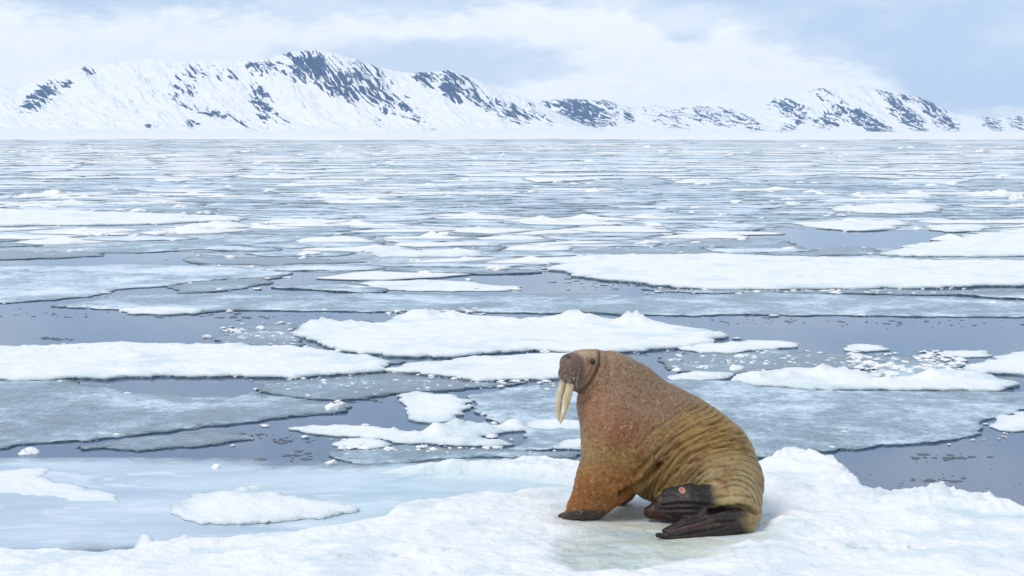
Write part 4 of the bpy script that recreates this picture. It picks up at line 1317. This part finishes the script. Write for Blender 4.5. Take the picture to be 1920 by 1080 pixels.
red = sstep(fbm(WV[:, 0] * 6 + 3, WV[:, 2] * 6 + WV[:, 1] * 4, 4, 433, .65), .02, .38) * sstep(WD, .66, .95)
C0 = lerp(C0, (.30, .13, .07), red * .25)
armw = sstep(-(grp['arm'] - grp['torso']), -.05, .12) * sstep(CYv, 560, 760)
C0 = lerp(C0, (.245, .10, .03), armw)
C0 = lerp(C0, (.060, .042, .034), np.maximum(sstep(.05 - grp['hand'], 0, .03), (CX < 320) * 1.0) * sstep(CYv + 18 * nz, 868, 888) * (CX < 420))
hw = sstep(.04 - np.minimum(grp['head'], grp['muzzle']), 0, .04) * (1 - sstep(line_dist(CX, CYv, [(100, 140), (200, 140)]) - 0, 95, 125)) * sstep(300 - CX, 0, 20)
C0 = lerp(C0, (.30, .175, .11), hw)
C0 = lerp(C0, (.52, .43, .29), hw * np.exp(-((CX - 225) / 55) ** 2 - ((CYv - 62) / 26) ** 2))
mz = sstep(.035 - np.minimum(grp['muzzle'], grp['jowl']), 0, .03) * (1 - sstep(CX, 195, 235))
C0 = lerp(C0, (.165, .105, .078), mz)
C0 = lerp(C0, (.06, .042, .035), sstep(-(CYv - 92), 0, 14) * (1 - sstep(CX, 120, 150)) * mz * .8)
C0 = lerp(C0, (.01, .008, .008), np.clip(nost * .9, 0, 1)); C0 = lerp(C0, (.03, .02, .015), np.clip(eyeh * .85, 0, 1))
dark = np.maximum(sstep(.045 - grp['fold'], 0, .03) * (1 - sstep(CX + 30 * nz, 850, 930)), sstep(.06 - grp['spread'], 0, .03) * (1 - sstep(CX + 40 * nz, 1010, 1110)) * sstep(CYv, 855, 872))
dcol = np.array([.032, .023, .020]) * (1 + .6 * nz[:, None]) 
C0 = C0 * (1 - dark[:, None]) + dcol * dark[:, None]
C0 = lerp(C0, (.16, .09, .08), dark * .6 * np.exp(-(line_dist(CX, CYv, [(650, 985), (780, 960), (880, 940)]) / 9) ** 2))
C0 = lerp(C0, (.035, .011, .008), sstep(.07 - grp['under'], 0, .03) * (1 - dark) * (1 - sstep(CX, 690, 760)) * sstep(CYv, 790, 830))  # reddish underside painted near black, as it looks in shade
wd_ = np.hypot((CX - 717) * 1.15, (CYv - 773) * .9) / (1 + .15 * np.sin(np.arctan2(CYv - 772, CX - 717) * 2 + 1))
C0 = lerp(C0, (.56, .27, .215), front * (1 - sstep(wd_, 13, 21)))
C0 = lerp(C0, (.14, .05, .04), front * (1 - sstep(np.hypot(CX - 713, CYv - 769), 3, 7)))
groove_shade = fold_w * (1 - np.abs(np.sin(WD * math.pi / .040)) ** .5)
C0 = lerp(C0, (.075, .038, .014), np.clip(groove_shade * 1.0, 0, 1))  # crease shade painted into the folds, over slightly darker skin
lum = C0.mean(1, keepdims=True)
br = (.95 - .10 * np.maximum(dark, mz))[:, None]
C0 = np.clip((lum + (C0 - lum) * 1.16) * br, .004, 1)
WD_tex = WD.astype(np.float32)

def mat_hide():
    m, n, l, out = material('walrus_hide')
    p = world_pos(n)
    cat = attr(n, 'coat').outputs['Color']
    tubw = attr(n, 'tub').outputs['Fac']; wrw = attr(n, 'fold').outputs['Fac']; wdist = attr(n, 'ring').outputs['Fac']
    vor = nd(n, 'ShaderNodeTexVoronoi', inp={'Scale': 52.0, 'Randomness': 1.0})
    wv = nd(n, 'ShaderNodeVectorMath', operation='ADD')
    nzc = nd(n, 'ShaderNodeTexNoise', inp={'Scale': 14.0, 'Detail': 3.0})
    l.new(p, nzc.inputs['Vector'])
    sc = nd(n, 'ShaderNodeVectorMath', operation='SCALE'); sc.inputs[3].default_value = .05
    l.new(nzc.outputs['Color'], sc.inputs[0]); l.new(p, wv.inputs[0]); l.new(sc.outputs[0], wv.inputs[1])
    l.new(wv.outputs[0], vor.inputs['Vector'])
    bumps = smooth(n, l, vor.outputs['Distance'], 0.0, 0.75, 1.0, 0.0)
    fine = noise_node(n, l, p, 90.0, 5, .65)
    mid = noise_node(n, l, p, 24.0, 5, .65)
    spots = smooth(n, l, noise_node(n, l, p, 26.0, 4, .65), .56, .70)
    c = mixc(n, l, mth(n, l, 'MULTIPLY', tubw, mth(n, l, 'MULTIPLY', spots, .60)), cat, (.50, .33, .22))
    dk = smooth(n, l, mid, .30, .60, .80, 1.10)
    pit = smooth(n, l, noise_node(n, l, p, 34.0, 4, .65), .34, .52, .60, 1.0)
    pit = mth(n, l, 'ADD', mth(n, l, 'MULTIPLY', pit, tubw), mth(n, l, 'SUBTRACT', 1.0, tubw))
    dk = mth(n, l, 'MULTIPLY', dk, pit)
    mulc = nd(n, 'ShaderNodeVectorMath', operation='SCALE'); l.new(c, mulc.inputs[0]); l.new(dk, mulc.inputs[3])
    ph = mth(n, l, 'MULTIPLY', mth(n, l, 'ADD', wdist, mth(n, l, 'MULTIPLY', mth(n, l, 'SUBTRACT', noise_node(n, l, p, 7.0, 2, .5), .5), .010)), 2 * math.pi / .020)
    wav = mth(n, l, 'POWER', mth(n, l, 'ABSOLUTE', mth(n, l, 'SINE', mth(n, l, 'MULTIPLY', ph, .5))), .6)
    h = mth(n, l, 'ADD', mth(n, l, 'MULTIPLY', mth(n, l, 'MULTIPLY', wav, wrw), .9), mth(n, l, 'ADD', mth(n, l, 'MULTIPLY', mth(n, l, 'MULTIPLY', bumps, tubw), .7), mth(n, l, 'MULTIPLY', fine, .25)))
    nrm = bump_node(n, l, h, .75, .008)
    principled(n, l, out, Base_Color=mulc.outputs[0], Roughness=smooth(n, l, mid, .3, .7, .36, .62), Normal=nrm, Specular_IOR_Level=.35)
    return m
M_HIDE = mat_hide()
base = np.array([*WV[:, :2].mean(0), HZ])
walrus = bpy.data.objects.new('walrus', None)
walrus.empty_display_size = .2
col.objects.link(walrus)
walrus.location = base
tag(walrus, 'brown walrus sitting up on the snowy floe with long pale tusks and folded hind flippers', 'walrus')
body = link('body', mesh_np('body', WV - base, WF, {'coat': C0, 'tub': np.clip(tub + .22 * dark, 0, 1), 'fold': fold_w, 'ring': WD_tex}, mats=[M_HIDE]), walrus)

def simple_mat(name, c1, c2, rough, scale=12.0, stretch=(1, 1, 1), bump=.2):
    m, n, l, out = material(name)
    mp = nd(n, 'ShaderNodeMapping', inp={3: stretch}); l.new(world_pos(n), mp.inputs[0])
    t = noise_node(n, l, mp.outputs[0], scale, 4, .6)
    principled(n, l, out, Base_Color=mixc(n, l, smooth(n, l, t, .35, .65), c1, c2), Roughness=rough, Normal=bump_node(n, l, t, bump, .004))
    return m
M_TUSK = simple_mat('ivory', (.64, .44, .20), (.80, .69, .48), .35, 18, (1, 1, .25))
M_EYE = simple_mat('dark_eye', (.008, .006, .005), (.015, .010, .008), .08, 40)
M_BRIST = simple_mat('bristle', (.45, .37, .27), (.66, .58, .46), .5, 60)

def tube_np(pts, rad, nseg=10, oval=1.0):
    pts = np.asarray(pts, float); V = []; F = []
    n = len(pts)
    for i in range(n):
        t = pts[min(i + 1, n - 1)] - pts[max(i - 1, 0)]; t /= np.linalg.norm(t)
        s = np.cross(t, (0, 1, 0.01)); s /= np.linalg.norm(s); u = np.cross(t, s)
        for k in range(nseg):
            a = 2 * math.pi * k / nseg
            V.append(pts[i] + rad[i] * (math.cos(a) * s + oval * math.sin(a) * u))
    for i in range(n - 1):
        for k in range(nseg):
            k2 = (k + 1) % nseg
            F.append((i * nseg + k, i * nseg + k2, (i + 1) * nseg + k2, (i + 1) * nseg + k))
    V.append(pts[0]); V.append(pts[-1])
    T = [(len(V) - 2, (k + 1) % nseg, k) for k in range(nseg)] + [(len(V) - 1, (n - 1) * nseg + k, (n - 1) * nseg + (k + 1) % nseg) for k in range(nseg)]
    return np.array(V), np.array(F), np.array(T)
def bez(p0, p1, p2, n):
    t = np.linspace(0, 1, n)[:, None]
    return p0 * (1 - t) ** 2 + 2 * p1 * t * (1 - t) + p2 * t * t
for (a, b, c, r) in [((140, 192, .00), (126, 300, -.01), (84, 428, .02), .041), ((112, 188, .17), (66, 300, .15), (77, 420, .16), .036)]:
    p = bez(WP(*a), WP(*b), WP(*c), 16)
    tt = np.linspace(0, 1, 16)
    rad = r * (1 - .42 * tt) * np.sqrt(np.clip(1.02 - tt ** 5, 0.02, 1))
    V, F, T = tube_np(p, rad, 14, .85)
    link('tusk', mesh_np('tusk', V - base, [F, T], mats=[M_TUSK]), walrus)
# eyes sit on the skin
def skin_at(cx, cy):
    d = np.hypot(CX - cx, CYv - cy) + (front < .3) * 1e3
    i = int(np.argmin(d)); return WV[i], NR[i]
def eye(pos, nrm):
    bm = bmesh.new(); bmesh.ops.create_uvsphere(bm, u_segments=16, v_segments=10, radius=.023)
    me = bpy.data.meshes.new('eye'); bm.to_mesh(me); bm.free(); me.materials.append(M_EYE)
    me.polygons.foreach_set('use_smooth', np.full(len(me.polygons), True))
    link('eye', me, walrus, pos - base - nrm * .006)
ep, en = skin_at(251, 106)
eye(ep, en)
i2 = int(np.argmin(np.linalg.norm(WV - (WP(225, 108, .30)), axis=1)))
eye(WV[i2], NR[i2])
# whiskers: stiff bristles hanging from the muzzle pads
rw = np.random.default_rng(12)
cand = np.where((grp['muzzle'] < .03) & (CX > 84) & (CX < 190) & (CYv > 110) & (CYv < 235) & (CX - 84 > (CYv - 235) * .2) & (NR[:, 2] < .35))[0]
VV, FF, TT, off = [], [], [], 0
for i in rw.choice(cand, 150, replace=False):
    p0 = WV[i]; nn = NR[i]
    L = rw.uniform(.016, .040) * (.6 + .8 * sstep(CYv[i], 130, 210))
    d1 = nn * .6 + np.array([-.25, 0, -.55]) ; d1 /= np.linalg.norm(d1)
    p = bez(p0 - nn * .004, p0 + d1 * L * .5, p0 + d1 * L * .8 + np.array([0, 0, -.25 * L]), 5)
    V, F, T = tube_np(p, np.array([.0016, .0015, .0013, .001, .0005]), 4)
    VV.append(V - base); FF.append(F + off); TT.append(T + off); off += len(V)
tag(link('whiskers', mesh_np('whiskers', np.concatenate(VV), [np.concatenate(FF), np.concatenate(TT)], mats=[M_BRIST]), walrus), kind='stuff')

# ------------------------------------------------------------------ the air
def haze_box():
    m, n, l, out = material('haze_air')
    v = nd(n, 'ShaderNodeVolumePrincipled', inp={'Color': (0.58, 0.78, 1.0, 1), 'Density': HAZE, 'Anisotropy': 0.1})
    l.new(v.outputs[0], out.inputs['Volume'])
    x0, x1, y0, y1, z0, z1 = -R - 200, R + 200, -2300, 12900, -12.0, 640.0
    v = [(x, y, z) for x in (x0, x1) for y in (y0, y1) for z in (z0, z1)]
    f = np.array([(0, 1, 3, 2), (4, 6, 7, 5), (0, 4, 5, 1), (2, 3, 7, 6), (0, 2, 6, 4), (1, 5, 7, 3)])
    o = link('haze', mesh_np('haze', v, f, smooth_shade=False, mats=[m]))
    tag(o, 'pale haze in the air over the ice and the mountains', None, kind='stuff')
HAZE = 2.6e-5
haze_box()
